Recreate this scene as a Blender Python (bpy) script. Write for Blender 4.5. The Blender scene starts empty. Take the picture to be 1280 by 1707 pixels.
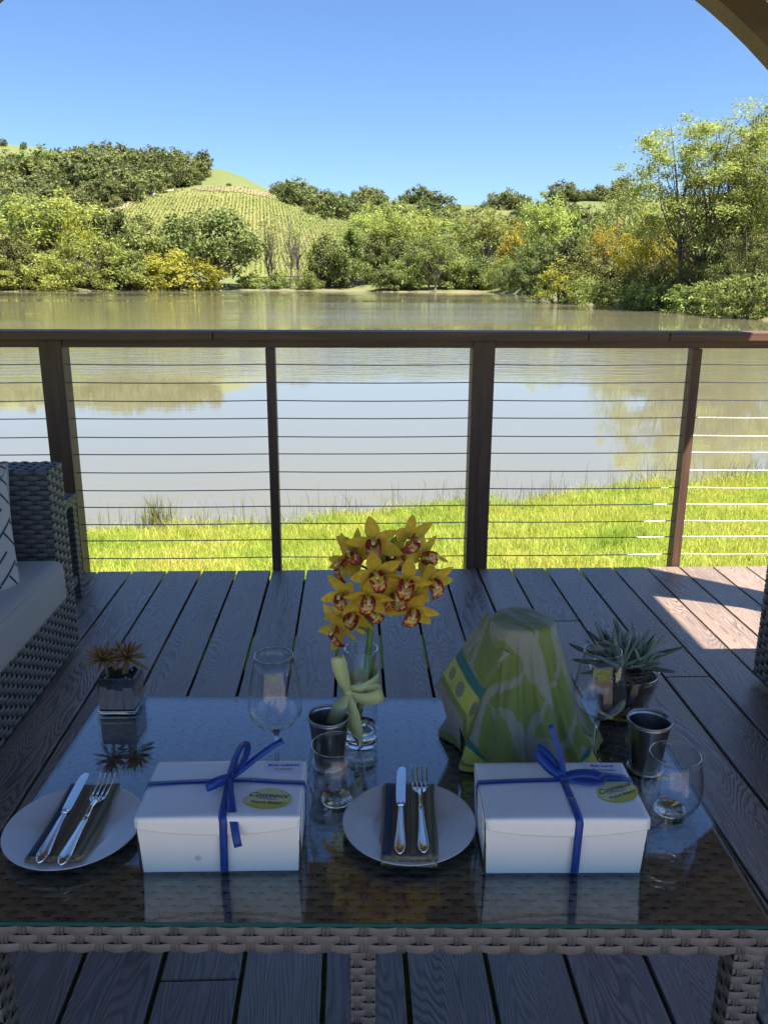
import bpy, bmesh, math, random
import numpy as np
from mathutils import Vector, Matrix, noise as mnoise
R = math.radians
pi = math.pi
scene = bpy.context.scene
col = scene.collection
rng = np.random.default_rng(7)
random.seed(7)

# ------------------------------------------------------------------ camera
CAM = Vector((0, 0, 1.266))
PITCH, YAW, ROLL = R(15.65), R(2.2), 0.0045
fwd = Vector((math.sin(YAW)*math.cos(PITCH), math.cos(YAW)*math.cos(PITCH), -math.sin(PITCH)))
r0 = Vector((math.cos(YAW), -math.sin(YAW), 0)); u0 = r0.cross(fwd)
rgt = r0*math.cos(ROLL)+u0*math.sin(ROLL); upv = u0*math.cos(ROLL)-r0*math.sin(ROLL)
cd = bpy.data.cameras.new('camera'); cam = bpy.data.objects.new('camera', cd); col.objects.link(cam)
m = Matrix((rgt, upv, -fwd)).transposed().to_4x4(); m.translation = CAM
cam.matrix_world = m
cd.sensor_fit = 'VERTICAL'; cd.sensor_height = 36; cd.sensor_width = 27; cd.lens = 36*1380/1707
cd.clip_start = .05; cd.clip_end = 6000
scene.camera = cam
# ------------------------------------------------------------------ world, sun, exposure
SUNV = Vector((.41, -.33, 1)).normalized()
w = bpy.data.worlds.new('World'); scene.world = w; w.use_nodes = True
nt = w.node_tree; nt.nodes.clear()
sk = nt.nodes.new('ShaderNodeTexSky'); sk.sky_type = 'NISHITA'; sk.sun_disc = False
sk.sun_elevation = math.asin(SUNV.z); sk.sun_rotation = math.atan2(SUNV.x, SUNV.y)
sk.altitude = 60; sk.air_density = 1.0; sk.dust_density = .25; sk.ozone_density = 3.0
bg = nt.nodes.new('ShaderNodeBackground'); bg.inputs[1].default_value = .053
wo = nt.nodes.new('ShaderNodeOutputWorld')
tint = nt.nodes.new('ShaderNodeMixRGB'); tint.blend_type = 'MULTIPLY'; tint.inputs[0].default_value = 1; tint.inputs[2].default_value = (.79, .95, 1.2, 1)
nt.links.new(sk.outputs[0], tint.inputs[1]); nt.links.new(tint.outputs[0], bg.inputs[0]); nt.links.new(bg.outputs[0], wo.inputs[0])
sl = bpy.data.lights.new('sun', 'SUN'); sl.energy = 5.0; sl.angle = R(.55); sl.color = (1, .945, .855)
so = bpy.data.objects.new('sun', sl); col.objects.link(so)
so.rotation_euler = SUNV.to_track_quat('Z', 'Y').to_euler(); so.location = (20, -15, 40)
vs = scene.view_settings; vs.view_transform = 'Standard'; vs.look = 'None'; vs.gamma = 1; vs.use_curve_mapping = False
vs.exposure = 1.6
try:
    scene.cycles.max_bounces = 10; scene.cycles.transparent_max_bounces = 24
    scene.cycles.caustics_reflective = False; scene.cycles.caustics_refractive = False
    scene.cycles.use_denoising = True
except Exception:
    pass

# ------------------------------------------------------------------ helpers
def pray(px, py):                                   # direction seen at a pixel of the 1280x1707 photograph
    return (fwd*1380+rgt*(px-640)-upv*(py-853.5))
def az_el(px, py):
    d = pray(px, py); return math.atan2(d.x, d.y), math.atan2(d.z, math.hypot(d.x, d.y))
def at_dist(px, py, dist):                          # point at a horizontal distance
    d = pray(px, py); t = dist/math.hypot(d.x, d.y); return CAM+d*t

def tag(o, label=None, cat=None, group=None, kind=None):
    if label: o['label'] = label
    if cat: o['category'] = cat
    if group: o['group'] = group
    if kind: o['kind'] = kind
    return o
def empty(name, loc=(0, 0, 0), rz=0, parent=None):
    o = bpy.data.objects.new(name, None); col.objects.link(o); o.empty_display_size = .1
    o.location = loc; o.rotation_euler = (0, 0, rz)
    if parent: o.parent = parent
    return o
def kids(o): return [c for c in bpy.data.objects if c.parent == o]
def copy_tree(o, parent=None):
    c = o.copy(); col.objects.link(c)
    if parent: c.parent = parent
    for k in kids(o): copy_tree(k, c)
    return c
def inst(name, mesh, parent=None, loc=(0, 0, 0), rot=(0, 0, 0), scale=(1, 1, 1)):
    o = bpy.data.objects.new(name, mesh); col.objects.link(o)
    o.location = loc; o.rotation_euler = rot; o.scale = scale
    if parent: o.parent = parent
    return o

class MB:
    def __init__(s): s.v = []; s.f = []; s.m = []
    def add(s, vs, fs, mi=0):
        b = len(s.v); s.v += [tuple(x) for x in vs]; s.f += [tuple(b+i for i in f) for f in fs]; s.m += [mi]*len(fs); return s
    def box(s, c, d, rz=0, mi=0, bev=0, M=None):
        x, y, z = d[0]/2, d[1]/2, d[2]/2
        if bev:
            bm = bmesh.new(); bmesh.ops.create_cube(bm, size=1)
            bmesh.ops.scale(bm, vec=d, verts=bm.verts)
            bmesh.ops.bevel(bm, geom=bm.edges[:], offset=bev, segments=2, affect='EDGES', profile=.6)
            vs_ = [v.co.copy() for v in bm.verts]; bm.verts.index_update()
            fs_ = [[v.index for v in f.verts] for f in bm.faces]; bm.free()
        else:
            vs_ = [Vector(p) for p in ((-x,-y,-z),(x,-y,-z),(x,y,-z),(-x,y,-z),(-x,-y,z),(x,-y,z),(x,y,z),(-x,y,z))]
            fs_ = [(0,3,2,1),(4,5,6,7),(0,1,5,4),(1,2,6,5),(2,3,7,6),(3,0,4,7)]
        T = M if M is not None else Matrix.Translation(c) @ Matrix.Rotation(rz, 4, 'Z')
        return s.add([T @ p for p in vs_], fs_, mi)
    def lathe(s, prof, n=48, c=(0, 0, 0), mi=0, closed=False):
        vs_ = []; k = len(prof)
        for i in range(n):
            a = 2*pi*i/n
            for r, z in prof: vs_.append((c[0]+r*math.cos(a), c[1]+r*math.sin(a), c[2]+z))
        fs_ = []
        for i in range(n):
            j = (i+1) % n
            for q in range(k-1 if not closed else k):
                q2 = (q+1) % k
                fs_.append((i*k+q, j*k+q, j*k+q2, i*k+q2))
        return s.add(vs_, fs_, mi)
    def tube(s, pts, rad, n=8, mi=0, cap=True):
        pts = [Vector(p) for p in pts]; k = len(pts)
        if not hasattr(rad, '__len__'): rad = [rad]*k
        t0 = (pts[1]-pts[0]).normalized(); ref = Vector((0, 0, 1)) if abs(t0.z) < .9 else Vector((1, 0, 0))
        nrm = t0.cross(ref).normalized(); vs_ = []
        for i, p in enumerate(pts):
            t = (pts[min(i+1, k-1)]-pts[max(i-1, 0)])
            t = t.normalized() if t.length > 1e-9 else t0
            nrm = (nrm-t*nrm.dot(t)); nrm = nrm.normalized() if nrm.length > 1e-6 else t.orthogonal().normalized()
            bn = t.cross(nrm)
            for j in range(n):
                a = 2*pi*j/n; vs_.append(p+(nrm*math.cos(a)+bn*math.sin(a))*rad[i])
        fs_ = [(i*n+j, i*n+(j+1) % n, (i+1)*n+(j+1) % n, (i+1)*n+j) for i in range(k-1) for j in range(n)]
        if cap: fs_ += [tuple(range(n))[::-1], tuple((k-1)*n+j for j in range(n))]
        return s.add(vs_, fs_, mi)
    def grid(s, fn, nu, nv, mi=0, wrap=False):
        vs_ = [fn(i/nu, j/nv) for i in range(nu+1 if not wrap else nu) for j in range(nv+1)]
        fs_ = []
        for i in range(nu):
            i2 = (i+1) % nu if wrap else i+1
            for j in range(nv): fs_.append((i*(nv+1)+j, i2*(nv+1)+j, i2*(nv+1)+j+1, i*(nv+1)+j+1))
        return s.add(vs_, fs_, mi)
    def ribbon(s, pts, wd, side, th=.0008, mi=0):
        """flat band through pts; side = width direction(s)"""
        pts = [Vector(p) for p in pts]; k = len(pts); vs_ = []
        sd = [Vector(side)]*k if not isinstance(side[0], (tuple, list, Vector)) else [Vector(x) for x in side]
        wl = wd if hasattr(wd, '__len__') else [wd]*k
        for i, p in enumerate(pts):
            t = (pts[min(i+1, k-1)]-pts[max(i-1, 0)]).normalized()
            b = (sd[i]-t*sd[i].dot(t)).normalized(); n_ = t.cross(b)
            for a, c_ in ((-1, -1), (1, -1), (1, 1), (-1, 1)): vs_.append(p+b*a*wl[i]/2+n_*c_*th/2)
        fs_ = [(i*4+j, i*4+(j+1) % 4, (i+1)*4+(j+1) % 4, (i+1)*4+j) for i in range(k-1) for j in range(4)]
        fs_ += [(3, 2, 1, 0), tuple((k-1)*4+j for j in range(4))]
        return s.add(vs_, fs_, mi)
    def mesh(s, name, mats, smooth=False, recalc=False):
        me = bpy.data.meshes.new(name); me.from_pydata(s.v, [], s.f)
        for mt in (mats if isinstance(mats, (list, tuple)) else [mats]): me.materials.append(mt)
        if any(s.m): me.polygons.foreach_set('material_index', s.m)
        if smooth is True: me.polygons.foreach_set('use_smooth', [True]*len(s.f))
        me.update()
        if recalc:
            bm = bmesh.new(); bm.from_mesh(me); bmesh.ops.recalc_face_normals(bm, faces=bm.faces[:]); bm.to_mesh(me); bm.free()
        if isinstance(smooth, float):
            me.polygons.foreach_set('use_smooth', [True]*len(me.polygons)); me.set_sharp_from_angle(angle=R(smooth))
        return me
    def build(s, name, mats, parent=None, smooth=False, loc=(0, 0, 0), rot=(0, 0, 0), recalc=False):
        return inst(name, s.mesh(name, mats, smooth, recalc), parent, loc, rot)

# ------------------------------------------------------------------ materials
def newmat(name):
    mt = bpy.data.materials.new(name); mt.use_nodes = True; t = mt.node_tree; t.nodes.clear()
    out = t.nodes.new('ShaderNodeOutputMaterial'); return mt, t, out
def N(t, typ, **kw):
    n = t.nodes.new('ShaderNode'+typ)
    for k, v in kw.items():
        if k.startswith('i_'):
            key = k[2:]; key = int(key) if key.isdigit() else key.replace('_', ' ')
            n.inputs[key].default_value = v
        else: setattr(n, k, v)
    return n
def ramp(t, fac, stops):
    r = t.nodes.new('ShaderNodeValToRGB'); e = r.color_ramp.elements
    while len(e) < len(stops): e.new(.5)
    for i, (p, c) in enumerate(stops): e[i].position = p; e[i].color = (*c, 1) if len(c) == 3 else c
    t.links.new(fac, r.inputs[0]); return r
def pmat(name, c, rough=.5, metal=0, spec=.5, var=.12, vscale=8, bump=0, bscale=60, stretch=(1, 1, 1), coat=0, sheen=0, trans=0, grime=None):
    """principled with two octaves of colour variation and relief"""
    mt, t, out = newmat(name); L = t.links.new
    p = N(t, 'BsdfPrincipled', i_Roughness=rough, i_Metallic=metal)
    p.inputs['Specular IOR Level'].default_value = spec
    p.inputs['Coat Weight'].default_value = coat; p.inputs['Sheen Weight'].default_value = sheen
    tc = N(t, 'TexCoord'); mp = N(t, 'Mapping'); mp.inputs['Scale'].default_value = stretch
    L(tc.outputs['Object'], mp.inputs[0])
    n1 = N(t, 'TexNoise', i_Scale=vscale, i_Detail=6, i_Roughness=.65); L(mp.outputs[0], n1.inputs['Vector'])
    lo = tuple(max(0, x*(1-var)) for x in c); hi = tuple(min(1, x*(1+var)) for x in c)
    rr = ramp(t, n1.outputs[0], [(.3, lo), (.7, hi)])
    L(rr.outputs[0], p.inputs['Base Color'])
    mr = N(t, 'MapRange', i_To_Min=rough*.85, i_To_Max=min(1, rough*1.2)); L(n1.outputs[0], mr.inputs[0]); L(mr.outputs[0], p.inputs['Roughness'])
    if bump:
        n2 = N(t, 'TexNoise', i_Scale=bscale, i_Detail=4); L(mp.outputs[0], n2.inputs['Vector'])
        b = N(t, 'Bump', i_Strength=bump, i_Distance=.002); L(n2.outputs[0], b.inputs['Height']); L(b.outputs[0], p.inputs['Normal'])
    if trans:
        tr = N(t, 'BsdfTranslucent'); L(rr.outputs[0], tr.inputs[0]); mx = N(t, 'MixShader', i_0=trans)
        L(p.outputs[0], mx.inputs[1]); L(tr.outputs[0], mx.inputs[2]); L(mx.outputs[0], out.inputs[0])
    else: L(p.outputs[0], out.inputs[0])
    return mt

def leafmat(name, c1, c2, c3, trans=.38, objvar=.25, posvar=0):
    mt, t, out = newmat(name); L = t.links.new
    g = N(t, 'NewGeometry'); oi = N(t, 'ObjectInfo')
    r = ramp(t, g.outputs['Random Per Island'], [(0, c1), (.45, c2), (1, c3)])
    hs = N(t, 'HueSaturation')
    m1 = N(t, 'MapRange', i_To_Min=1-objvar, i_To_Max=1+objvar); L(oi.outputs['Random'], m1.inputs[0]); L(m1.outputs[0], hs.inputs['Value'])
    m2 = N(t, 'MapRange', i_To_Min=.478, i_To_Max=.518)
    wn = N(t, 'TexWhiteNoise', noise_dimensions='1D'); L(oi.outputs['Random'], wn.inputs['W']); L(wn.outputs[0], m2.inputs[0]); L(m2.outputs[0], hs.inputs['Hue'])
    if posvar:                                       # patches of older, drier and lusher growth
        tc = N(t, 'TexCoord'); pn = N(t, 'TexNoise', i_Scale=1.1, i_Detail=4, i_Roughness=.65); L(tc.outputs['Object'], pn.inputs['Vector'])
        pr_ = ramp(t, pn.outputs[0], [(.32, (.62, .78, .55)), (.5, (1, 1, 1)), (.68, (1.22, 1.02, 1.25))])
        pm = N(t, 'MixRGB', blend_type='MULTIPLY', i_0=posvar); L(r.outputs[0], pm.inputs[1]); L(pr_.outputs[0], pm.inputs[2]); L(pm.outputs[0], hs.inputs['Color'])
    else: L(r.outputs[0], hs.inputs['Color'])
    d = N(t, 'BsdfPrincipled', i_Roughness=.55); d.inputs['Specular IOR Level'].default_value = .15; L(hs.outputs[0], d.inputs['Base Color'])
    tr = N(t, 'BsdfTranslucent'); L(hs.outputs[0], tr.inputs[0])
    mx = N(t, 'MixShader', i_0=trans); L(d.outputs[0], mx.inputs[1]); L(tr.outputs[0], mx.inputs[2]); L(mx.outputs[0], out.inputs[0])
    return mt

def thin_glass(name, tint=(.97, .99, .98), f0=.04, rough=0.0, ex=5.0, gain=None):
    """thin pane or wall: clear, with a Schlick reflection that is the same seen from either side"""
    mt, t, out = newmat(name); L = t.links.new
    tr = N(t, 'BsdfTransparent'); tr.inputs[0].default_value = (*tint, 1)
    gl = N(t, 'BsdfGlossy', i_Roughness=rough); g = N(t, 'NewGeometry')
    dt = N(t, 'VectorMath', operation='DOT_PRODUCT'); L(g.outputs['Incoming'], dt.inputs[0]); L(g.outputs['Normal'], dt.inputs[1])
    ab = N(t, 'Math', operation='ABSOLUTE'); L(dt.outputs['Value'], ab.inputs[0])
    om = N(t, 'Math', operation='SUBTRACT', i_0=1.0); L(ab.outputs[0], om.inputs[1])
    pw = N(t, 'Math', operation='POWER', i_1=ex); L(om.outputs[0], pw.inputs[0])
    fr = N(t, 'Math', operation='MULTIPLY_ADD', i_1=gain or 1-f0, i_2=f0, use_clamp=True); L(pw.outputs[0], fr.inputs[0])
    mx = N(t, 'MixShader'); L(fr.outputs[0], mx.inputs[0]); L(tr.outputs[0], mx.inputs[1]); L(gl.outputs[0], mx.inputs[2])
    L(mx.outputs[0], out.inputs[0]); return mt
def solid_glass(name, c=(1, 1, 1), ior=1.45, rough=0):
    mt, t, out = newmat(name)
    p = N(t, 'BsdfPrincipled', i_Roughness=rough, i_IOR=ior); p.inputs['Transmission Weight'].default_value = 1
    p.inputs['Base Color'].default_value = (*c, 1); t.links.new(p.outputs[0], out.inputs[0]); return mt

def deck_mat():
    mt, t, out = newmat('composite_board'); L = t.links.new
    tc = N(t, 'TexCoord'); oi = N(t, 'ObjectInfo')
    off = N(t, 'VectorMath', operation='SCALE', i_Scale=1); cx = N(t, 'CombineXYZ')
    mm = N(t, 'Math', operation='MULTIPLY', i_1=57.0); L(oi.outputs['Random'], mm.inputs[0])
    m2 = N(t, 'Math', operation='MULTIPLY', i_1=91.0); L(oi.outputs['Random'], m2.inputs[0])
    L(mm.outputs[0], cx.inputs[0]); L(m2.outputs[0], cx.inputs[1])
    ad = N(t, 'VectorMath', operation='ADD'); L(tc.outputs['Object'], ad.inputs[0]); L(cx.outputs[0], ad.inputs[1])
    mp = N(t, 'Mapping'); mp.inputs['Scale'].default_value = (9.0, 1.15, 6); L(ad.outputs[0], mp.inputs[0])
    n = N(t, 'TexNoise', i_Scale=1.0, i_Detail=2.2, i_Roughness=.4); L(mp.outputs[0], n.inputs['Vector'])
    k = N(t, 'Math', operation='MULTIPLY', i_1=290.0); L(n.outputs[0], k.inputs[0])
    s = N(t, 'Math', operation='SINE'); L(k.outputs[0], s.inputs[0])
    mp3 = N(t, 'Mapping'); mp3.inputs['Scale'].default_value = (260, 7, 10); L(ad.outputs[0], mp3.inputs[0])
    nf = N(t, 'TexNoise', i_Scale=1, i_Detail=3); L(mp3.outputs[0], nf.inputs['Vector'])
    n4 = N(t, 'TexNoise', i_Scale=.6, i_Detail=4); L(mp.outputs[0], n4.inputs['Vector'])
    h = N(t, 'MapRange', i_From_Min=-.9, i_From_Max=.45); L(s.outputs[0], h.inputs[0])
    amp = N(t, 'MapRange', i_From_Min=.35, i_From_Max=.6, i_To_Min=.35, i_To_Max=1); L(n4.outputs[0], amp.inputs[0])
    inv = N(t, 'Math', operation='SUBTRACT', i_0=1.0); L(h.outputs[0], inv.inputs[1])
    gr = N(t, 'Math', operation='MULTIPLY'); L(inv.outputs[0], gr.inputs[0]); L(amp.outputs[0], gr.inputs[1])   # groove depth
    base = ramp(t, nf.outputs[0], [(.25, (.24, .177, .137)), (.75, (.405, .292, .22))])
    dk = N(t, 'MixRGB', blend_type='MULTIPLY'); dk.inputs[2].default_value = (.50, .50, .52, 1)
    L(gr.outputs[0], dk.inputs[0]); L(base.outputs[0], dk.inputs[1])
    big = N(t, 'TexNoise', i_Scale=1.7, i_Detail=5); L(ad.outputs[0], big.inputs['Vector'])
    br = ramp(t, big.outputs[0], [(.3, (.78, .78, .8)), (.7, (1.15, 1.12, 1.1))])
    mul = N(t, 'MixRGB', blend_type='MULTIPLY', i_0=1.0); L(dk.outputs[0], mul.inputs[1]); L(br.outputs[0], mul.inputs[2])
    ov = N(t, 'MapRange', i_To_Min=.82, i_To_Max=1.15); L(oi.outputs['Random'], ov.inputs[0])
    hs = N(t, 'HueSaturation'); L(ov.outputs[0], hs.inputs['Value']); L(mul.outputs[0], hs.inputs['Color'])
    p = N(t, 'BsdfPrincipled', i_Roughness=.42); p.inputs['Specular IOR Level'].default_value = 1.0
    rr = N(t, 'MapRange', i_To_Min=.27, i_To_Max=.46); L(big.outputs[0], rr.inputs[0]); L(rr.outputs[0], p.inputs['Roughness'])
    L(hs.outputs[0], p.inputs['Base Color'])
    hh = N(t, 'Math', operation='MULTIPLY', i_1=-1.0); L(gr.outputs[0], hh.inputs[0])
    h2 = N(t, 'Math', operation='MULTIPLY_ADD', i_1=.35); L(nf.outputs[0], h2.inputs[0]); L(hh.outputs[0], h2.inputs[2])
    b = N(t, 'Bump', i_Strength=.55, i_Distance=.0016); L(h2.outputs[0], b.inputs['Height']); L(b.outputs[0], p.inputs['Normal'])
    L(p.outputs[0], out.inputs[0]); return mt

def wood_mat(name, c1, c2, scale=(30, 2, 30), rough=.55, axis_obj=True):
    mt, t, out = newmat(name); L = t.links.new
    tc = N(t, 'TexCoord'); mp = N(t, 'Mapping'); mp.inputs['Scale'].default_value = scale; L(tc.outputs['Object'], mp.inputs[0])
    n = N(t, 'TexNoise', i_Scale=1, i_Detail=5, i_Roughness=.6, i_Distortion=.6); L(mp.outputs[0], n.inputs['Vector'])
    r = ramp(t, n.outputs[0], [(.3, c1), (.72, c2)])
    p = N(t, 'BsdfPrincipled', i_Roughness=rough); L(r.outputs[0], p.inputs['Base Color'])
    b = N(t, 'Bump', i_Strength=.35, i_Distance=.002); L(n.outputs[0], b.inputs['Height']); L(b.outputs[0], p.inputs['Normal'])
    L(p.outputs[0], out.inputs[0]); return mt

def water_mat():
    mt, t, out = newmat('pond_water'); L = t.links.new
    tc = N(t, 'TexCoord')
    p = N(t, 'BsdfPrincipled', i_Roughness=.03, i_IOR=2.1)
    n0 = N(t, 'TexNoise', i_Scale=.03, i_Detail=3); L(tc.outputs['Object'], n0.inputs['Vector'])
    r = ramp(t, n0.outputs[0], [(.35, (.168, .152, .088)), (.65, (.198, .182, .122))]); L(r.outputs[0], p.inputs['Base Color'])
    mp = N(t, 'Mapping'); mp.inputs['Scale'].default_value = (.55, 1.5, 1); mp.inputs['Rotation'].default_value = (0, 0, .12); L(tc.outputs['Object'], mp.inputs[0])
    a = N(t, 'TexNoise', i_Scale=1.6, i_Detail=3, i_Roughness=.5); L(mp.outputs[0], a.inputs['Vector'])
    c = N(t, 'TexNoise', i_Scale=7, i_Detail=2); L(mp.outputs[0], c.inputs['Vector'])
    # gusts: ripples only in long wind patches
    mp2 = N(t, 'Mapping'); mp2.inputs['Scale'].default_value = (.012, .05, 1); mp2.inputs['Location'].default_value = (3.1, .7, 0); L(tc.outputs['Object'], mp2.inputs[0])
    g = N(t, 'TexNoise', i_Scale=1, i_Detail=4, i_Roughness=.55); L(mp2.outputs[0], g.inputs['Vector'])
    gm = N(t, 'MapRange', i_From_Min=.42, i_From_Max=.66, i_To_Min=.05, i_To_Max=2.3); L(g.outputs[0], gm.inputs[0])
    sm = N(t, 'Math', operation='MULTIPLY_ADD', i_1=.30); L(c.outputs[0], sm.inputs[0]); L(a.outputs[0], sm.inputs[2])
    b = N(t, 'Bump', i_Distance=.035); L(sm.outputs[0], b.inputs['Height'])
    ms = N(t, 'Math', operation='MULTIPLY', i_1=.55); L(gm.outputs[0], ms.inputs[0]); L(ms.outputs[0], b.inputs['Strength'])
    L(b.outputs[0], p.inputs['Normal']); L(p.outputs[0], out.inputs[0]); return mt

def ground_mat(name, cols, s1=.08, s2=2.5, bump=.4):
    mt, t, out = newmat(name); L = t.links.new
    tc = N(t, 'TexCoord')
    n1 = N(t, 'TexNoise', i_Scale=s1, i_Detail=7, i_Roughness=.62); L(tc.outputs['Object'], n1.inputs['Vector'])
    n2 = N(t, 'TexNoise', i_Scale=s2, i_Detail=5, i_Roughness=.7); L(tc.outputs['Object'], n2.inputs['Vector'])
    mx = N(t, 'Math', operation='MULTIPLY_ADD', i_1=.45); L(n2.outputs[0], mx.inputs[0])
    sb = N(t, 'Math', operation='MULTIPLY', i_1=.6); L(n1.outputs[0], sb.inputs[0]); L(sb.outputs[0], mx.inputs[2])
    r = ramp(t, mx.outputs[0], [(.33+.16*i, c) for i, c in enumerate(cols)])
    p = N(t, 'BsdfPrincipled', i_Roughness=.9); p.inputs['Specular IOR Level'].default_value = .2
    L(r.outputs[0], p.inputs['Base Color'])
    b = N(t, 'Bump', i_Strength=bump, i_Distance=.3); L(n2.outputs[0], b.inputs['Height']); L(b.outputs[0], p.inputs['Normal'])
    L(p.outputs[0], out.inputs[0]); return mt

M = {}
M['deck'] = deck_mat()
M['joist'] = pmat('joist_wood', (.05, .04, .03), .8)
M['rail'] = wood_mat('rail_timber', (.085, .045, .028), (.19, .10, .06), (2.2, 40, 40))
M['post'] = wood_mat('post_timber', (.08, .042, .026), (.18, .095, .058), (45, 45, 2.5))
M['roofw'] = wood_mat('roof_timber', (.09, .06, .042), (.15, .105, .075), (8, 8, 8))
M['shingle'] = pmat('shingle', (.09, .075, .065), .85, bump=.3)
M['steel'] = pmat('stainless_cable', (.36, .36, .37), .38, 1, var=.05)
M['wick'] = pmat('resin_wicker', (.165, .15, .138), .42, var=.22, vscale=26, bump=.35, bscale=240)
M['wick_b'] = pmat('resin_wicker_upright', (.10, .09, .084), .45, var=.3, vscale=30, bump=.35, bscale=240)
M['wick_t'] = pmat('resin_wicker_top_lightened', (.235, .215, .197), .42, var=.22, vscale=26, bump=.35, bscale=240)  # same wicker as the sides, colour lightened against the dimming under the glass
M['wick_b_lightened'] = pmat('resin_wicker_top_upright_lightened', (.15, .135, .126), .45, var=.3, vscale=30, bump=.35, bscale=240)  # its uprights, lightened likewise for the light lost through the glass
M['dark'] = pmat('shadow_backing', (.03, .028, .027), .8)
M['cush'] = pmat('cushion_canvas', (.44, .41, .37), .9, var=.06, vscale=5, bump=.5, bscale=900, sheen=.3)
M['glass_top'] = thin_glass('table_glass', (.95, .975, .96), .03, ex=3.2, gain=2.2)
M['glass_edge'] = pmat('glass_edge', (.02, .10, .085), .12, var=.1)
M['glass'] = thin_glass('drinking_glass', (.988, .992, .99), .045)
M['sglass'] = solid_glass('thick_glass', (.97, .99, .985))
M['water_in'] = solid_glass('vase_water', (.96, .98, .97), 1.33)
M['china'] = pmat('white_china', (.72, .71, .69), .12, var=.02, coat=.3)
M['silver'] = pmat('cutlery_steel', (.80, .79, .77), .13, 1, var=.03)
M['pewter'] = pmat('pewter', (.40, .39, .38), .28, 1, var=.10, vscale=14, stretch=(1, 1, .25))
M['card'] = pmat('white_card', (.88, .88, .87), .38, spec=.9, coat=.35, var=.02, vscale=3)
M['blue'] = pmat('blue_satin', (.006, .045, .27), .34, var=.15, vscale=60, sheen=.2)
M['gold'] = pmat('ribbon_print', (.42, .38, .22), .5, var=.3, vscale=400)
M['lime'] = pmat('lime_satin', (.86, .85, .40), .34, var=.06, vscale=30, trans=.3)
M['paper'] = pmat('label_paper', (.78, .80, .92), .6, var=.02)
M['sticker'] = pmat('sticker_yellow', (.72, .70, .30), .4, var=.04)
M['sticker2'] = pmat('sticker_gold', (.62, .52, .06), .4, var=.06)
M['ink'] = pmat('ink_black', (.03, .035, .03), .5)
M['inkb'] = pmat('ink_blue', (.03, .05, .40), .5)
M['inko'] = pmat('ink_orange', (.55, .22, .04), .5)
M['inkv'] = pmat('ink_violet', (.34, .26, .50), .5)
M['soil'] = pmat('potting_soil', (.035, .024, .017), .95, var=.6, vscale=130, bump=1, bscale=220)
M['perlite'] = pmat('perlite', (.7, .69, .66), .8)
M['barkchip'] = pmat('bark_sleeve', (.30, .225, .185), .85, var=.5, vscale=30, bump=.8, bscale=90, stretch=(1, 1, .3))
M['succ_br'] = pmat('bronze_succulent', (.25, .14, .045), .5, var=.35, vscale=30)
M['succ_st'] = pmat('succulent_stem', (.22, .13, .085), .7)
M['succ_bl'] = pmat('blue_succulent', (.21, .27, .22), .5, var=.25, vscale=25)
M['succ_dk'] = pmat('dark_succulent', (.06, .085, .055), .5, var=.3, vscale=25)
M['straw'] = pmat('dry_fibre', (.30, .21, .12), .8)
M['stem'] = pmat('orchid_stem', (.12, .22, .045), .45, var=.2)
M['tepal'] = pmat('orchid_tepal', (.74, .52, .06), .6, spec=.25, var=.2, vscale=60, trans=.36)
def lip_mat():
    mt, t, out = newmat('orchid_lip'); L = t.links.new
    tc = N(t, 'TexCoord'); v = N(t, 'TexNoise', i_Scale=190, i_Detail=3); L(tc.outputs['Object'], v.inputs['Vector'])
    at = N(t, 'Attribute', attribute_name='edge'); s = N(t, 'Math', operation='MULTIPLY_ADD', i_1=.62); L(at.outputs['Fac'], s.inputs[0]); L(v.outputs[0], s.inputs[2])
    r = ramp(t, s.outputs[0], [(.60, (.66, .47, .12)), (.72, (.36, .035, .02)), (.95, (.15, .008, .012))])
    p = N(t, 'BsdfPrincipled', i_Roughness=.5); L(r.outputs[0], p.inputs['Base Color']); L(p.outputs[0], out.inputs[0]); return mt
M['lip'] = lip_mat()
M['column'] = pmat('orchid_column', (.62, .40, .12), .45, var=.2, vscale=80)
M['white'] = pmat('anther_white', (.8, .78, .72), .5)
M['bark'] = pmat('tree_bark', (.10, .078, .058), .9, var=.35, vscale=2.5, bump=.6, bscale=10)
M['bark_pale'] = pmat('pale_bark', (.20, .165, .125), .9, var=.3, vscale=2.5, bump=.6, bscale=10)
M['oak'] = leafmat('oak_leaf', (0.086, 0.107, 0.029), (0.14, 0.164, 0.047), (0.215, 0.227, 0.075), .22, .28)
M['far_oak'] = leafmat('far_oak_leaf', (.105, .128, .04), (.15, .172, .055), (.205, .218, .08), .25, .3)
M['willow'] = leafmat('willow_leaf', (0.191, 0.244, 0.05), (0.315, 0.368, 0.082), (0.447, 0.486, 0.126), .4, .32)
M['olive'] = leafmat('olive_leaf', (0.140, 0.188, 0.05), (0.225, 0.275, 0.075), (0.326, 0.362, 0.119), .36, .25)
M['lemon'] = leafmat('lemon_leaf', (0.216, 0.23, 0.045), (0.351, 0.345, 0.06), (0.486, 0.432, 0.068), .42, .15)
M['cotton'] = leafmat('cottonwood_leaf', (.17, .21, .05), (.27, .315, .078), (.38, .41, .13), .42, .2)
M['gold_leaf'] = leafmat('golden_leaf', (0.28, 0.231, 0.028), (0.434, 0.35, 0.042), (0.55, 0.462, 0.07), .4, .12)
M['shrub'] = leafmat('shrub_leaf', (0.119, 0.163, 0.037), (0.206, 0.256, 0.06), (0.325, 0.362, 0.112), .34, .25)
M['grass'] = leafmat('lawn_blade', (0.30, 0.37, 0.05), (0.43, 0.52, 0.085), (0.60, 0.64, 0.16), .5, 0, 1.0)
M['reed'] = leafmat('reed_blade', (.10, .125, .04), (.17, .19, .06), (.30, .27, .11), .4, 0)
M['vine'] = leafmat('vine_leaf', (.125, .155, .04), (.165, .19, .052), (.205, .215, .07), .3, 0)
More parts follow.
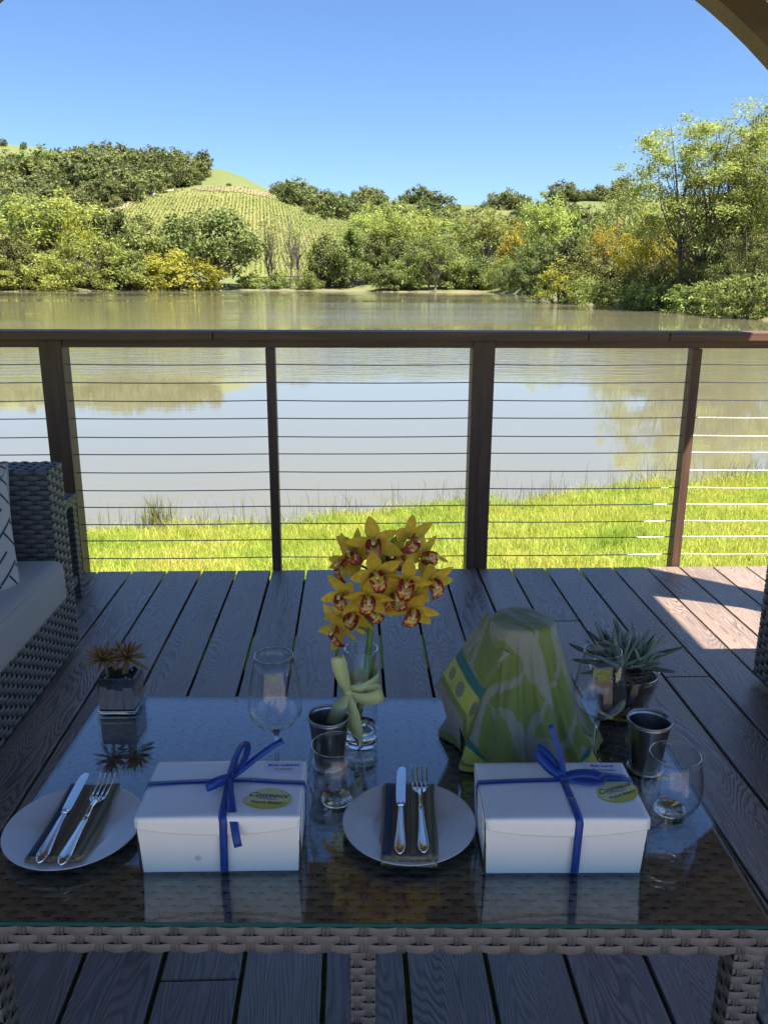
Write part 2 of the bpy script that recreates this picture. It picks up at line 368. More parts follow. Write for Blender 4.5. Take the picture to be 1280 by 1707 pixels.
M['water'] = water_mat()
M['lawn'] = ground_mat('lawn_ground', [(.16, .18, .04), (.22, .27, .05), (.28, .33, .07)], .6, 9, .3)
M['hill'] = ground_mat('hill_grass', [(.10, .125, .042), (.135, .158, .052), (.175, .175, .068), (.21, .185, .092)], .012, .35, .5)
M['vsoil'] = ground_mat('vineyard_soil', [(.15, .168, .040), (.175, .178, .048), (.205, .188, .062)], .02, .5, .4)
M['dirt'] = ground_mat('dirt_track', [(.36, .26, .15), (.42, .31, .19)], .1, 1.5, .3)
M['mud'] = ground_mat('shore_mud', [(.11, .095, .05), (.17, .15, .08), (.22, .19, .11)], .2, 2, .4)
# ------------------------------------------------------------------ terrain
WZ = -1.2
def tab(pairs, dist=None):
    a = []; v = []
    for px, q in pairs:
        if dist is None: a.append(az_el(px, 480)[0]); v.append(q)
        else:
            az, el = az_el(px, q); a.append(az); v.append(CAM.z+math.tan(el)*dist)
    return np.array(a), np.array(v)
D_A, D_B = 480., 720.
SH = tab([(-900, 150), (-400, 190), (0, 180), (420, 203), (560, 196), (640, 184), (820, 186), (862, 166), (885, 128), (920, 106), (950, 98), (1050, 84), (1100, 78), (1200, 69), (1280, 62), (1500, 47), (1900, 36), (2600, 30)])
CA = tab([(-900, 330), (-300, 305), (0, 300), (150, 297), (270, 292), (330, 284), (365, 279.5), (400, 288), (460, 318), (520, 345), (600, 372), (700, 395), (900, 410), (1000, 400), (1280, 375), (1900, 330), (2600, 330)], D_A)
CB = tab([(-900, 280), (-400, 250), (-100, 234), (0, 238), (60, 246), (100, 255), (170, 258), (220, 262), (270, 273), (340, 300), (420, 336), (470, 334), (520, 338), (570, 346), (640, 335), (700, 338), (740, 340), (800, 339), (860, 341), (920, 336), (960, 332), (1020, 326), (1060, 328), (1150, 330), (1280, 330), (1900, 300), (2600, 320)], D_B)
def zt(az, d):
    ds = float(np.interp(az, *SH)); za = float(np.interp(az, *CA)); zb = float(np.interp(az, *CB))
    x = math.sin(az)*d; y = math.cos(az)*d
    if d < ds+30:
        z = float(np.interp(d, [ds-25, ds-2, ds, ds+5, ds+30], [-4, -1.7, -1.22, -.75, 1.2]))
    else:
        b0 = ds+30
        if d <= D_A:
            t = (d-b0)/max(1, D_A-b0); s = t*t*(3-2*t)*.35+t*.65; s = s if t < .75 else s+(t-.75)*(1-t)*.6
            z = 1.2+(za-1.2)*s
        elif d <= D_B:
            t = (d-D_A)/(D_B-D_A); dip = 4*t*(1-t)*(10+.08*abs(za)); z = za+(zb-za)*t*t*(3-2*t)-dip
        else: z = zb-(d-D_B)*.14
        z += mnoise.noise(Vector((x*.012, y*.012, 3)))*min(4, (d-b0)*.02)
    return z
def hit(px, py, d0=None):
    az, el = az_el(px, py); te = math.tan(el); d = d0 or float(np.interp(az, *SH))
    while d < 1100:
        if zt(az, d) >= CAM.z+te*d: return az, d
        d += 1.5
    return az, None
def ground_pt(az, d): return Vector((math.sin(az)*d, math.cos(az)*d, zt(az, d)))

AZ = np.linspace(R(-72), R(72), 300)
ds_ = np.concatenate([np.linspace(-25, 30, 14), np.linspace(42, 300, 46), np.linspace(310, 720, 52), np.linspace(760, 1500, 9)])
vs_ = []
for a in AZ:
    s0 = float(np.interp(a, *SH))
    for dd in ds_: vs_.append(tuple(ground_pt(a, s0+dd)))
nd = len(ds_); mb = MB()
mb.add(vs_, [(i*nd+j, (i+1)*nd+j, (i+1)*nd+j+1, i*nd+j+1) for i in range(len(AZ)-1) for j in range(nd-1)])
tag(mb.build('hills', M['hill'], smooth=True), 'rolling green hills beyond the pond', kind='structure')
# muddy rim along the far shore
mb = MB()
mb.add([tuple(ground_pt(a, float(np.interp(a, *SH))+o)+Vector((0, 0, .05))) for a in AZ for o in (-3, -1, 1.2+.8*math.sin(a*90), 3+1.5*math.sin(a*140+1))],
       [(i*4+j, (i+1)*4+j, (i+1)*4+j+1, i*4+j+1) for i in range(len(AZ)-1) for j in range(3)])
tag(mb.build('shore', M['mud'], smooth=True), 'muddy rim of the far shore', kind='structure')
mb = MB(); mb.add([(-900, -6, WZ), (900, -6, WZ), (900, 420, WZ), (-900, 420, WZ)], [(0, 1, 2, 3)])
tag(mb.build('pond_water', M['water']), 'brown green pond with sky and tree reflections', kind='structure')

# vineyard patch on the hill
VP = [(183, 354), (225, 334), (268, 322), (330, 313), (400, 314), (458, 325), (500, 342), (545, 358), (596, 374), (604, 400), (575, 450), (430, 476), (380, 450), (250, 410)]
def inpoly(x, y, P):
    c = False; j = len(P)-1
    for i in range(len(P)):
        if (P[i][1] > y) != (P[j][1] > y) and x < (P[j][0]-P[i][0])*(y-P[i][1])/(P[j][1]-P[i][1])+P[i][0]: c = not c
        j = i
    return c
def project(p):
    v = Vector(p)-CAM; k = v.dot(fwd); return 640+1380*v.dot(rgt)/k, 853.5-1380*v.dot(upv)/k
mb = MB(); a0, a1 = az_el(165, 400)[0], az_el(620, 400)[0]
na, ndd = 110, 70
g = {}
def gp(i, j):
    if (i, j) not in g:
        p = ground_pt(a0+(a1-a0)*i/na, 236+(D_A+2-236)*j/ndd); g[(i, j)] = len(mb.v); mb.v.append((p.x, p.y, p.z+.25))
    return g[(i, j)]
for i in range(na):
    for j in range(ndd):
        p = ground_pt(a0+(a1-a0)*(i+.5)/na, 236+(D_A+2-236)*(j+.5)/ndd); q = project(p)
        if inpoly(*q, VP): mb.f.append((gp(i, j), gp(i+1, j), gp(i+1, j+1), gp(i, j+1))); mb.m.append(0)
tag(mb.build('vineyard_ground', M['vsoil'], smooth=True), 'tan and green soil of the hillside vineyard', kind='structure')
mb = MB(); rr = random.Random(3)
for xi in range(-80, 95):
    for yi in range(0, 165):
        y = 238+yi*1.5; x = -45+xi*1.4-(y-340)*.10
        az = math.atan2(x, y); d = math.hypot(x, y)
        if d > D_A or az < a0 or az > a1: continue
        z = zt(az, d); q = project((x, y, z))
        if not inpoly(*q, VP) or rr.random() < .06: continue
        if q[1] < 330 and rr.random() < .55: continue
        for k in range(3):
            s = rr.uniform(.2, .38); px_, py_, pz_ = x+rr.gauss(0, .22), y+rr.gauss(0, .45), z+.45+rr.random()*.7
            t1 = Vector((rr.gauss(0, 1), rr.gauss(0, 1), rr.gauss(0, .8))).normalized()*s; t2 = t1.orthogonal().normalized()*s
            c_ = Vector((px_, py_, pz_)); mb.add([c_-t1, c_-t2, c_+t1, c_+t2], [(0, 1, 2, 3)])
tag(mb.build('vine_rows', M['vine']), 'rows of young grapevines covering the hillside', kind='stuff')
# dirt track along the wood's edge
mb = MB(); pts = []
for px, py in [(180, 358), (205, 347), (228, 337), (250, 328), (268, 321), (290, 318)]:
    az, d = hit(px, py, 240)
    if d: pts.append((az, d))
vs_ = []
for az, d in pts:
    for o in (-4, 0, 4): p = ground_pt(az, d+o); vs_.append((p.x, p.y, p.z+.45))
mb.add(vs_, [(i*3+j, (i+1)*3+j, (i+1)*3+j+1, i*3+j+1) for i in range(len(pts)-1) for j in range(2)])
tag(mb.build('dirt_track', M['dirt'], smooth=True), 'pale dirt track between wood and vineyard', kind='structure')

# ------------------------------------------------------------------ near lawn
def ys(x): return float(np.interp(x, [-60, -12, -2.58, .07, 2.95, 5.36, 30, 80], [2, 5.6, 7.85, 8.5, 9.5, 10.3, 19, 30]))+.12*math.sin(x*2.3)+.07*math.sin(x*5.1+1)
def zl(x, y):
    s = ys(x)
    if y <= 4: z = -.56
    else:
        t = (y-4)/max(.5, s-4); z = -.56-.64*t+.05*mnoise.noise(Vector((x*2.6, y*2.6, 9)))*min(1, t) if t < 1 else -1.2-(y-s)*.16
    return max(z, -3)+.03*mnoise.noise(Vector((x*1.3, y*1.3, 0)))
mb = MB()
X_ = np.concatenate([np.linspace(-80, -8, 16), np.linspace(-7, 9, 80), np.linspace(10, 80, 16)])
Y_ = np.concatenate([np.linspace(-80, 2, 10), np.linspace(2.5, 12, 60), np.linspace(12.5, 40, 14)])
mb.add([(x, y, zl(x, y)) for x in X_ for y in Y_], [(i*len(Y_)+j, (i+1)*len(Y_)+j, (i+1)*len(Y_)+j+1, i*len(Y_)+j+1) for i in range(len(X_)-1) for j in range(len(Y_)-1)])
tag(mb.build('lawn', M['lawn'], smooth=True), 'bright green lawn sloping to the pond', kind='structure')

def blades(name, pos, hgt, wid, lean, mat, label):
    n = len(pos); a = rng.uniform(0, 2*pi, n); la = rng.uniform(0, 2*pi, n); ln = np.abs(rng.normal(0, lean, n))*hgt
    dx, dy = np.cos(a)*wid/2, np.sin(a)*wid/2; lx, ly = np.cos(la)*ln, np.sin(la)*ln
    V = np.zeros((n, 5, 3)); z = pos[:, 2]
    V[:, 0] = np.c_[pos[:, 0]-dx, pos[:, 1]-dy, z]; V[:, 1] = np.c_[pos[:, 0]+dx, pos[:, 1]+dy, z]
    V[:, 2] = np.c_[pos[:, 0]+dx*.8+lx*.35, pos[:, 1]+dy*.8+ly*.35, z+hgt*.6]; V[:, 3] = np.c_[pos[:, 0]-dx*.8+lx*.35, pos[:, 1]-dy*.8+ly*.35, z+hgt*.6]
    V[:, 4] = np.c_[pos[:, 0]+lx, pos[:, 1]+ly, z+hgt*(1-.25*np.minimum(1, ln/hgt))]
    me = bpy.data.meshes.new(name); me.vertices.add(n*5); me.vertices.foreach_set('co', V.ravel())
    b = (np.arange(n)*5)[:, None]; lp = np.concatenate([b+np.array([[0, 1, 2, 3]]), b+np.array([[3, 2, 4]])], 1).ravel()
    me.loops.add(n*7); me.loops.foreach_set('vertex_index', lp)
    st = np.empty(n*2, int); st[0::2] = np.arange(n)*7; st[1::2] = np.arange(n)*7+4
    me.polygons.add(n*2); me.polygons.foreach_set('loop_start', st)
    me.materials.append(mat); me.update(calc_edges=True); me.validate()
    return tag(inst(name, me), label, kind='stuff')
n = 190000
x = rng.uniform(-3.6, 7.2, n); y = rng.uniform(4.5, 10.9, n)
S = np.array([ys(a) for a in x]); keep = (y < S+.05) & (x > -.62*y+.2) & (x < .72*y)
x, y, S = x[keep], y[keep], S[keep]
P = np.c_[x, y, [zl(a, b) for a, b in zip(x, y)]]
near = np.clip(1-(S-y)/1.2, 0, 1)
pn = np.array([mnoise.noise(Vector((a*1.7, b*1.7, 5))) for a, b in zip(x, y)])
h = rng.uniform(.05, .11, len(x))*(1+.5*pn)*(1+near*1.1*rng.uniform(0, 1, len(x)))
blades('lawn_grass', P, h, rng.uniform(.004, .008, len(x)), .55, M['grass'], 'short bright green lawn grass')
n = 1700; x = rng.uniform(-3.4, 7.5, n)
off = rng.exponential(.38, n)-.25
y = np.array([ys(a) for a in x])+off
keep = np.array([mnoise.noise(Vector((a*.9, 2, 0))) for a in x])+rng.normal(0, .25, n) > -.15
x, y = x[keep], y[keep]
blades('shore_reeds', np.c_[x, y, np.minimum(np.array([zl(a, b) for a, b in zip(x, y)]), -1.1)], rng.uniform(.10, .48, len(x))*rng.uniform(.6, 1, len(x)), rng.uniform(.003, .008, len(x)), .28, M['reed'], 'thin reeds standing in the shallow water')
tx, ty = -2.0, 8.15
a = rng.uniform(0, 2*pi, 130); r_ = np.abs(rng.normal(0, .085, 130))
o = blades('grass_tuft', np.c_[tx+np.cos(a)*r_, ty+np.sin(a)*r_, np.full(130, -1.25)], rng.uniform(.2, .5, 130), rng.uniform(.005, .011, 130), .4, M['reed'], None)
tag(o, 'straw coloured grass tuft standing alone in the shallow water', 'grass tuft'); o['kind'] = 'thing'

# ------------------------------------------------------------------ deck
PIT, G0, BW = .1555, .562, .1462
mb = MB()
for y in (-3.4, -2.4, -1.4, -.4, .6, 1.6, 2.6, 3.35): mb.box((.4, y, -.13), (8.4, .045, .19))
mb.box((.4, 3.50, -.16), (8.5, .04, .25))
deck = tag(mb.build('deck', M['joist']), 'dark timber deck floor', kind='structure')
J = {1: [2.941], -1: [2.743], 3: [2.465], -6: [1.271]}
cache = {}; rr = random.Random(11)
for k in range(-24, 29):
    cuts = [-3.6]+sorted(J.get(k, []) + ([rr.uniform(-3, -.5)] if rr.random() < .8 else []))+[3.555]
    for a, b in zip(cuts[:-1], cuts[1:]):
        Lr = round(b-a-.006, 3)
        if Lr not in cache: cache[Lr] = MB().box((0, 0, 0), (BW, Lr, .024), bev=.0022).mesh('board', M['deck'])
        inst('board', cache[Lr], deck, (G0+PIT*(k+.5)+rr.uniform(-.0008, .0008), (a+b)/2, -.012+rr.uniform(-.0006, .0004)))

# ------------------------------------------------------------------ railing
rail = tag(empty('deck_railing', (.4, 3.6, 0)), 'brown timber deck railing strung with steel cables', 'railing')
def rp(mb_, name, mat, c, parent=rail, smooth=False):
    c = Vector(c); return mb_.build(name, mat, parent, smooth, c-Vector((.4, 3.6, 0)))
for a, b in ((-4.2, -.575), (-.575, .99), (.99, 1.335), (1.335, 4.6)):
    L_ = b-a-.003; rp(MB().box((0, 0, 0), (L_, .145, .036), bev=.004), 'cap_board', M['rail'], ((a+b)/2, 3.58, 1.041))
PX = [-3.06, -1.26, .56, 2.38, 4.2]; TX = [-2.16, -.348, 1.486, 3.29]
for a, b in zip([-4.2]+PX, PX+[4.6]):
    a2, b2 = a+.05, b-.05
    if b2-a2 > .1: rp(MB().box((0, 0, 0), (b2-a2, .040, .031), bev=.002), 'sub_rail', M['rail'], ((a2+b2)/2, 3.585, 1.0045))
for x in PX: rp(MB().box((0, 0, 0), (.096, .096, 1.50), bev=.003), 'post', M['post'], (x, 3.609, .270))
for x in TX: rp(MB().box((0, 0, 0), (.039, .062, 1.36), bev=.002), 'slim_post', M['post'], (x, 3.598, .306))
zs = [.917, .840, .762, .684, .603, .526, .445, .364, .287, .207, .130, .047]
for z in zs:
    pts = []; sag_ = rr.uniform(.0012, .0045)
    allx = sorted(PX+TX)
    for a, b in zip([-4.2]+allx, allx+[4.6]):
        for t in (0, .25, .5, .75): pts.append((a+(b-a)*t-.4, .0, -sag_*4*t*(1-t)))
    pts.append((4.2, 0, 0))
    rp(MB().tube(pts, .0025, 6), 'cable', M['steel'], (.4, 3.6, z), smooth=True)

# ------------------------------------------------------------------ pavilion
pav = tag(empty('pavilion', (0, 0, 0)), 'brown timber pavilion with arched braces over the deck', 'pavilion')
XP, YF, YB = 2.06, 2.81, -.10
for sx in (-1, 1):
    for y in (YF, YB): MB().box((0, 0, 0), (.178, .178, 2.53), bev=.006).build('post', M['post'], pav, loc=(sx*XP, y, 1.265))
for y in (YF, YB): MB().box((0, 0, 0), (2*XP-.19, .09, .13), bev=.004).build('beam', M['roofw'], pav, loc=(0, y, 2.462))
for sx in (-1, 1): MB().box((0, 0, 0), (.09, YF-YB-.19, .13), bev=.004).build('beam', M['roofw'], pav, loc=(sx*XP, (YF+YB)/2, 2.462))
M['arch'] = wood_mat('arch_timber', (.06, .035, .023), (.13, .075, .046), (9, 9, 9))
def arch(y):
    mb = MB(); n = 72; ri, zc = ARC_R, ARC_Z; ro = ri+.085
    sec = [(ri, -.045), (ro, -.045), (ro, .045), (ri, .045)]; vs = []
    th = [R(2)+(pi-R(4))*i/n for i in range(n+1)]
    for t in th:
        for r, dy in sec: vs.append((r*math.cos(t), dy, zc+r*math.sin(t)))
    fs = [(i*4+j, i*4+(j+1) % 4, (i+1)*4+(j+1) % 4, (i+1)*4+j) for i in range(n) for j in range(4)]+[(3, 2, 1, 0), tuple(n*4+j for j in range(4))]
    mb.add(vs, fs); mb.build('arch', M['arch'], pav, loc=(ARC_X, y, 0), recalc=True)
ARC_X, ARC_Z, ARC_R = .036, .486, 1.917
arch(YF+.001); arch(YB-.001)
ex, ez, sl_ = 2.15, 2.25, .70
ya, yb = -.55, 3.25; yc, hy = (ya+yb)/2, (yb-ya)/2; rx = ex-hy; rz = ez+hy*sl_  # unseen roof, guessed: edges set for its shade, back kept short to brighten
def roofshell(dz): return [(-ex, ya, ez+dz), (ex, ya, ez+dz), (ex, yb, ez+dz), (-ex, yb, ez+dz), (-rx, yc, rz+dz), (rx, yc, rz+dz)]
up = [(0, 1, 5, 4), (1, 2, 5), (2, 3, 4, 5), (3, 0, 4)]
A = roofshell(0)+roofshell(.08); mb = MB()
mb.add(A, [tuple(i+6 for i in f) for f in up], 1); mb.add(A, [f[::-1] for f in up], 0); mb.build('roof', [M['roofw'], M['shingle']], pav)
mb = MB()
for a_, b_ in (((-ex, ya), (ex, ya)), ((ex, ya), (ex, yb)), ((ex, yb), (-ex, yb)), ((-ex, yb), (-ex, ya))):
    c_ = ((a_[0]+b_[0])/2, (a_[1]+b_[1])/2, ez+.02); d_ = (abs(a_[0]-b_[0])+.03 if a_[1] == b_[1] else .03, abs(a_[1]-b_[1])-.03 if a_[0] == b_[0] else .03, .09); mb.box(c_, d_)
mb.build('eave_board', M['post'], pav)
for sy, ye in ((-1, ya), (1, yb)):
    for x in np.linspace(-1.75, 1.75, 9):
        t_ = min(1, (ex-abs(x))/hy)
        p0 = Vector((x, ye-sy*.34, ez-.03+.30*sl_-.035)); p1 = Vector((x, ye-sy*(hy*t_-.05), ez+(hy*t_-.05)*sl_-.065))
        d = p1-p0; Tm = Matrix.Translation((p0+p1)/2) @ d.to_track_quat('X', 'Z').to_matrix().to_4x4()
        MB().box((0, 0, 0), (d.length, .045, .09), M=Tm).build('rafter', M['roofw'], pav)

# ------------------------------------------------------------------ trees
def rnd_dirs(n): v = rng.normal(0, 1, (n, 3)); return v/np.linalg.norm(v, axis=1)[:, None]
def leaf_mesh(name, C_, rc, per, size, mat, out_c, flat=.35, droop=0, aspect=1.6):
    """leaf clumps: scattered round cluster centres"""
    V = []
    for c_, r_ in zip(C_, rc):
        k = max(3, int(per*rng.uniform(.6, 1.4)))
        d = rnd_dirs(k)*np.abs(rng.normal(.62, .28, k))[:, None]*r_; d[:, 2] *= .8
        d[:, 2] -= droop*r_*np.abs(rng.normal(0, .5, k))
        V.append(c_+d)
    P_ = np.concatenate(V); n = len(P_)
    nr = rnd_dirs(n)+(P_-out_c)/np.linalg.norm(P_-out_c, axis=1)[:, None]*.7+np.array([0, 0, flat]); nr /= np.linalg.norm(nr, axis=1)[:, None]
    t = np.cross(nr, rnd_dirs(n)); t /= np.linalg.norm(t, axis=1)[:, None]; b = np.cross(nr, t)
    if droop: t[:, 2] -= droop*.8; t /= np.linalg.norm(t, axis=1)[:, None]
    s = size*rng.uniform(.5, 1.35, n)[:, None]
    Q = np.stack([P_-t*s*.5*aspect, P_-b*s*.36, P_+t*s*.5*aspect, P_+b*s*.36], 1)
    me = bpy.data.meshes.new(name); me.vertices.add(n*4); me.vertices.foreach_set('co', Q.ravel())
    me.loops.add(n*4); me.loops.foreach_set('vertex_index', np.arange(n*4)); me.polygons.add(n); me.polygons.foreach_set('loop_start', np.arange(n)*4)
    me.materials.append(mat); me.update(calc_edges=True); return me
def bez(a, b, c, n=5): return [a*(1-t)**2+b*2*t*(1-t)+c*t*t for t in np.linspace(0, 1, n)]
def make_tree(H, W, leaf, bark, kind, K=90, per=60, size=.4, trunks=1, r0=.28, lean=.0, bare=.25, rcs=(.10, .2), droop=0, shell=.55):
    """returns trunk mesh, crown mesh: limbs run from the trunk(s) to every foliage clump"""
    C_ = []; tries = 0
    while len(C_) < K and tries < 20000:
        tries += 1
        if kind == 'dome': c = np.array([0, 0, H*.56]); ax = np.array([W/2, W/2, H*.42])
        elif kind == 'bush': c = np.array([0, 0, H*.34]); ax = np.array([W/2, W/2, H*.62])
        elif kind == 'tall': c = np.array([0, 0, H*.60]); ax = np.array([W/2, W/2, H*.40])
        else: c = np.array([0, 0, H*.52]); ax = np.array([W/2, W/2, H*.48])
        d = rnd_dirs(1)[0]; rad = shell+(1-shell)*rng.random() if rng.random() < .8 else rng.random()
        lump = 1+.26*mnoise.noise(Vector(d)*1.7+Vector((H, W, K)))+.14*mnoise.noise(Vector(d)*4+Vector((W, K, H)))
        p = c+d*ax*rad*lump*.92
        if kind == 'spire': p[:2] *= (1-.72*max(0, (p[2]/H-.35)/.65))
        if p[2] < H*(.04 if kind == 'bush' else bare*.75): continue
        C_.append(p)
    C_ = np.array(C_); rc = W*rng.uniform(rcs[0], rcs[1], len(C_))
    crown = leaf_mesh('crown', C_, rc, per, size, leaf, np.array([0, 0, H*.45]), droop=droop)
    mb = MB(); paths = []
    for k in range(trunks):
        a = 2*pi*k/trunks+rng.random(); sp = W*.16*(trunks > 1)
        base = np.array([math.cos(a)*sp*.25, math.sin(a)*sp*.25, -.6]); top = np.array([math.cos(a)*sp+lean*H*.3+rng.normal(0, .03*H), math.sin(a)*sp+rng.normal(0, .03*H), H*.86])
        mid = (base+top)/2+np.array([rng.normal(0, .05*H), rng.normal(0, .04*H), 0])
        pts = bez(base, mid, top, 9); rad = [r0*(1-.9*(i/8)**.9) for i in range(9)]; rad[0] *= 1.35
        mb.tube(pts, rad, 7, cap=False); paths.append((pts, rad))
    order = rng.permutation(len(C_))[:min(len(C_), 60)]
    for i in order:
        c = C_[i]; pts, rad = paths[rng.integers(len(paths))]
        q = max(1, min(7, int((c[2]/H*.62)*8))); s = pts[q]; L_ = np.linalg.norm(c-s)
        mid = (s+c)/2+np.array([0, 0, -.08*L_*(1 if kind != 'bush' else -.5)])+rng.normal(0, .05*L_, 3)
        r1 = min(rad[q]*.55, .035*L_+.02); mb.tube(bez(s, mid, c, 5), [r1, r1*.8, r1*.55, r1*.35, .012], 5, cap=False)
    return mb.mesh('trunk', bark, smooth=True), crown

PROTO = {}
def proto(key, *a, **k):
    tm, cm = make_tree(*a, **k); co = np.empty(len(cm.vertices)*3); cm.vertices.foreach_get('co', co); co = co.reshape(-1, 3)
    PROTO[key] = ((tm, cm), float(np.percentile(co[:, 2], 99.3)), float(np.percentile(np.abs(co[:, :2]), 97.5))*2.05)
proto('oak1', 12, 14, M['oak'], M['bark'], 'dome', K=120, per=93, size=0.370, r0=.4, rcs=(.09, .15), bare=.12, shell=.7)
proto('oak2', 11, 12, M['oak'], M['bark'], 'bush', K=110, per=93, size=0.355, r0=.35, trunks=2, rcs=(.09, .16), shell=.7)
proto('wil1', 9, 14, M['willow'], M['bark'], 'bush', K=130, per=78, size=0.281, r0=.2, trunks=4, rcs=(.06, .12), droop=.25, shell=.62)
proto('wil2', 8, 9, M['olive'], M['bark'], 'bush', K=100, per=78, size=0.266, r0=.18, trunks=3, rcs=(.08, .14), droop=.2)
proto('lem1', 8, 11, M['lemon'], M['bark'], 'bush', K=110, per=81, size=0.281, r0=.2, trunks=3, rcs=(.07, .13), shell=.68)
proto('cot1', 17, 11, M['cotton'], M['bark_pale'], 'tall', K=95, per=57, size=0.266, r0=.24, trunks=2, rcs=(.07, .14), bare=.28, shell=.4)
proto('cot2', 15, 12, M['willow'], M['bark'], 'tall', K=110, per=68, size=0.281, r0=.22, trunks=3, rcs=(.07, .14), bare=.18, shell=.45)
proto('oli1', 14, 10, M['olive'], M['bark'], 'spire', K=110, per=71, size=0.281, r0=.22, trunks=1, rcs=(.08, .15), bare=.08)
proto('spa1', 18, 12, M['cotton'], M['bark_pale'], 'tall', K=64, per=15, size=0.26, r0=.22, trunks=2, rcs=(.06, .12), bare=.32, shell=.3)
proto('shr1', 3.2, 5, M['shrub'], M['bark'], 'bush', K=60, per=78, size=0.163, r0=.05, trunks=4, rcs=(.08, .16))
proto('shr2', 3.4, 6, M['olive'], M['bark'], 'bush', K=60, per=78, size=0.178, r0=.05, trunks=4, rcs=(.08, .15), droop=.2)
proto('far1', 10, 12, M['far_oak'], M['bark'], 'bush', K=46, per=44, size=0.703, r0=.35, rcs=(.11, .18), bare=.05, shell=.65)
proto('far2', 10, 9, M['far_oak'], M['bark'], 'bush', K=40, per=44, size=0.666, r0=.3, rcs=(.12, .2), bare=.05, shell=.6)
proto('far3', 10, 9, M['olive'], M['bark'], 'bush', K=40, per=40, size=0.629, r0=.2, rcs=(.12, .2), trunks=2)
# right bank, near: finer leaves
proto('big1', 19, 13, M['cotton'], M['bark'], 'tall', K=170, per=135, size=.155, r0=.19, trunks=3, rcs=(.045, .10), bare=.30, lean=-.15, shell=.42)
proto('big2', 18, 12, M['cotton'], M['bark'], 'tall', K=170, per=135, size=.155, r0=.19, trunks=2, rcs=(.05, .11), bare=.22, shell=.45)
proto('gol1', 8, 9, M['gold_leaf'], M['bark'], 'dome', K=95, per=81, size=0.148, r0=.16, trunks=3, rcs=(.06, .11), bare=.15, shell=.55)
proto('drk1', 10, 11, M['oak'], M['bark'], 'bush', K=150, per=102, size=0.192, r0=.25, trunks=2, rcs=(.07, .13), shell=.66)
proto('mid1', 10, 10, M['shrub'], M['bark'], 'bush', K=130, per=95, size=0.192, r0=.2, trunks=3, rcs=(.07, .13), shell=.6)
proto('nsh1', 3.0, 4.6, M['shrub'], M['bark'], 'bush', K=90, per=60, size=.13, r0=.04, trunks=5, rcs=(.06, .12))
proto('nsh2', 3.6, 4.4, M['lemon'], M['bark'], 'bush', K=80, per=52, size=.13, r0=.05, trunks=5, rcs=(.06, .12))

def plant(key, px, ptop, d, wpx, label, cat='tree', group=None, name=None, rz=None, pbase=None, parts=True):
    """one tree: its foot on the terrain at distance d, its height and spread taken from the photograph at that distance"""
    (tm, cm), H, W = PROTO[key]
    az, el = az_el(px, ptop); g_ = ground_pt(az, d)
    H2 = CAM.z+math.tan(el)*d-g_.z; W2 = wpx*d/1380*.93
    sz = H2/(H*1.0); sx = W2/W
    o = empty(name or ('shrub' if cat in ('shrub', 'bush') else 'tree'), g_-Vector((0, 0, .15)), rng.uniform(0, 2*pi) if rz is None else rz)
    o.scale = (sx, sx, sz)
    inst('trunk', tm, o); inst('crown', cm, o)
    return tag(o, label, cat, group)
def sh(px): return float(np.interp(az_el(px, 480)[0], *SH))
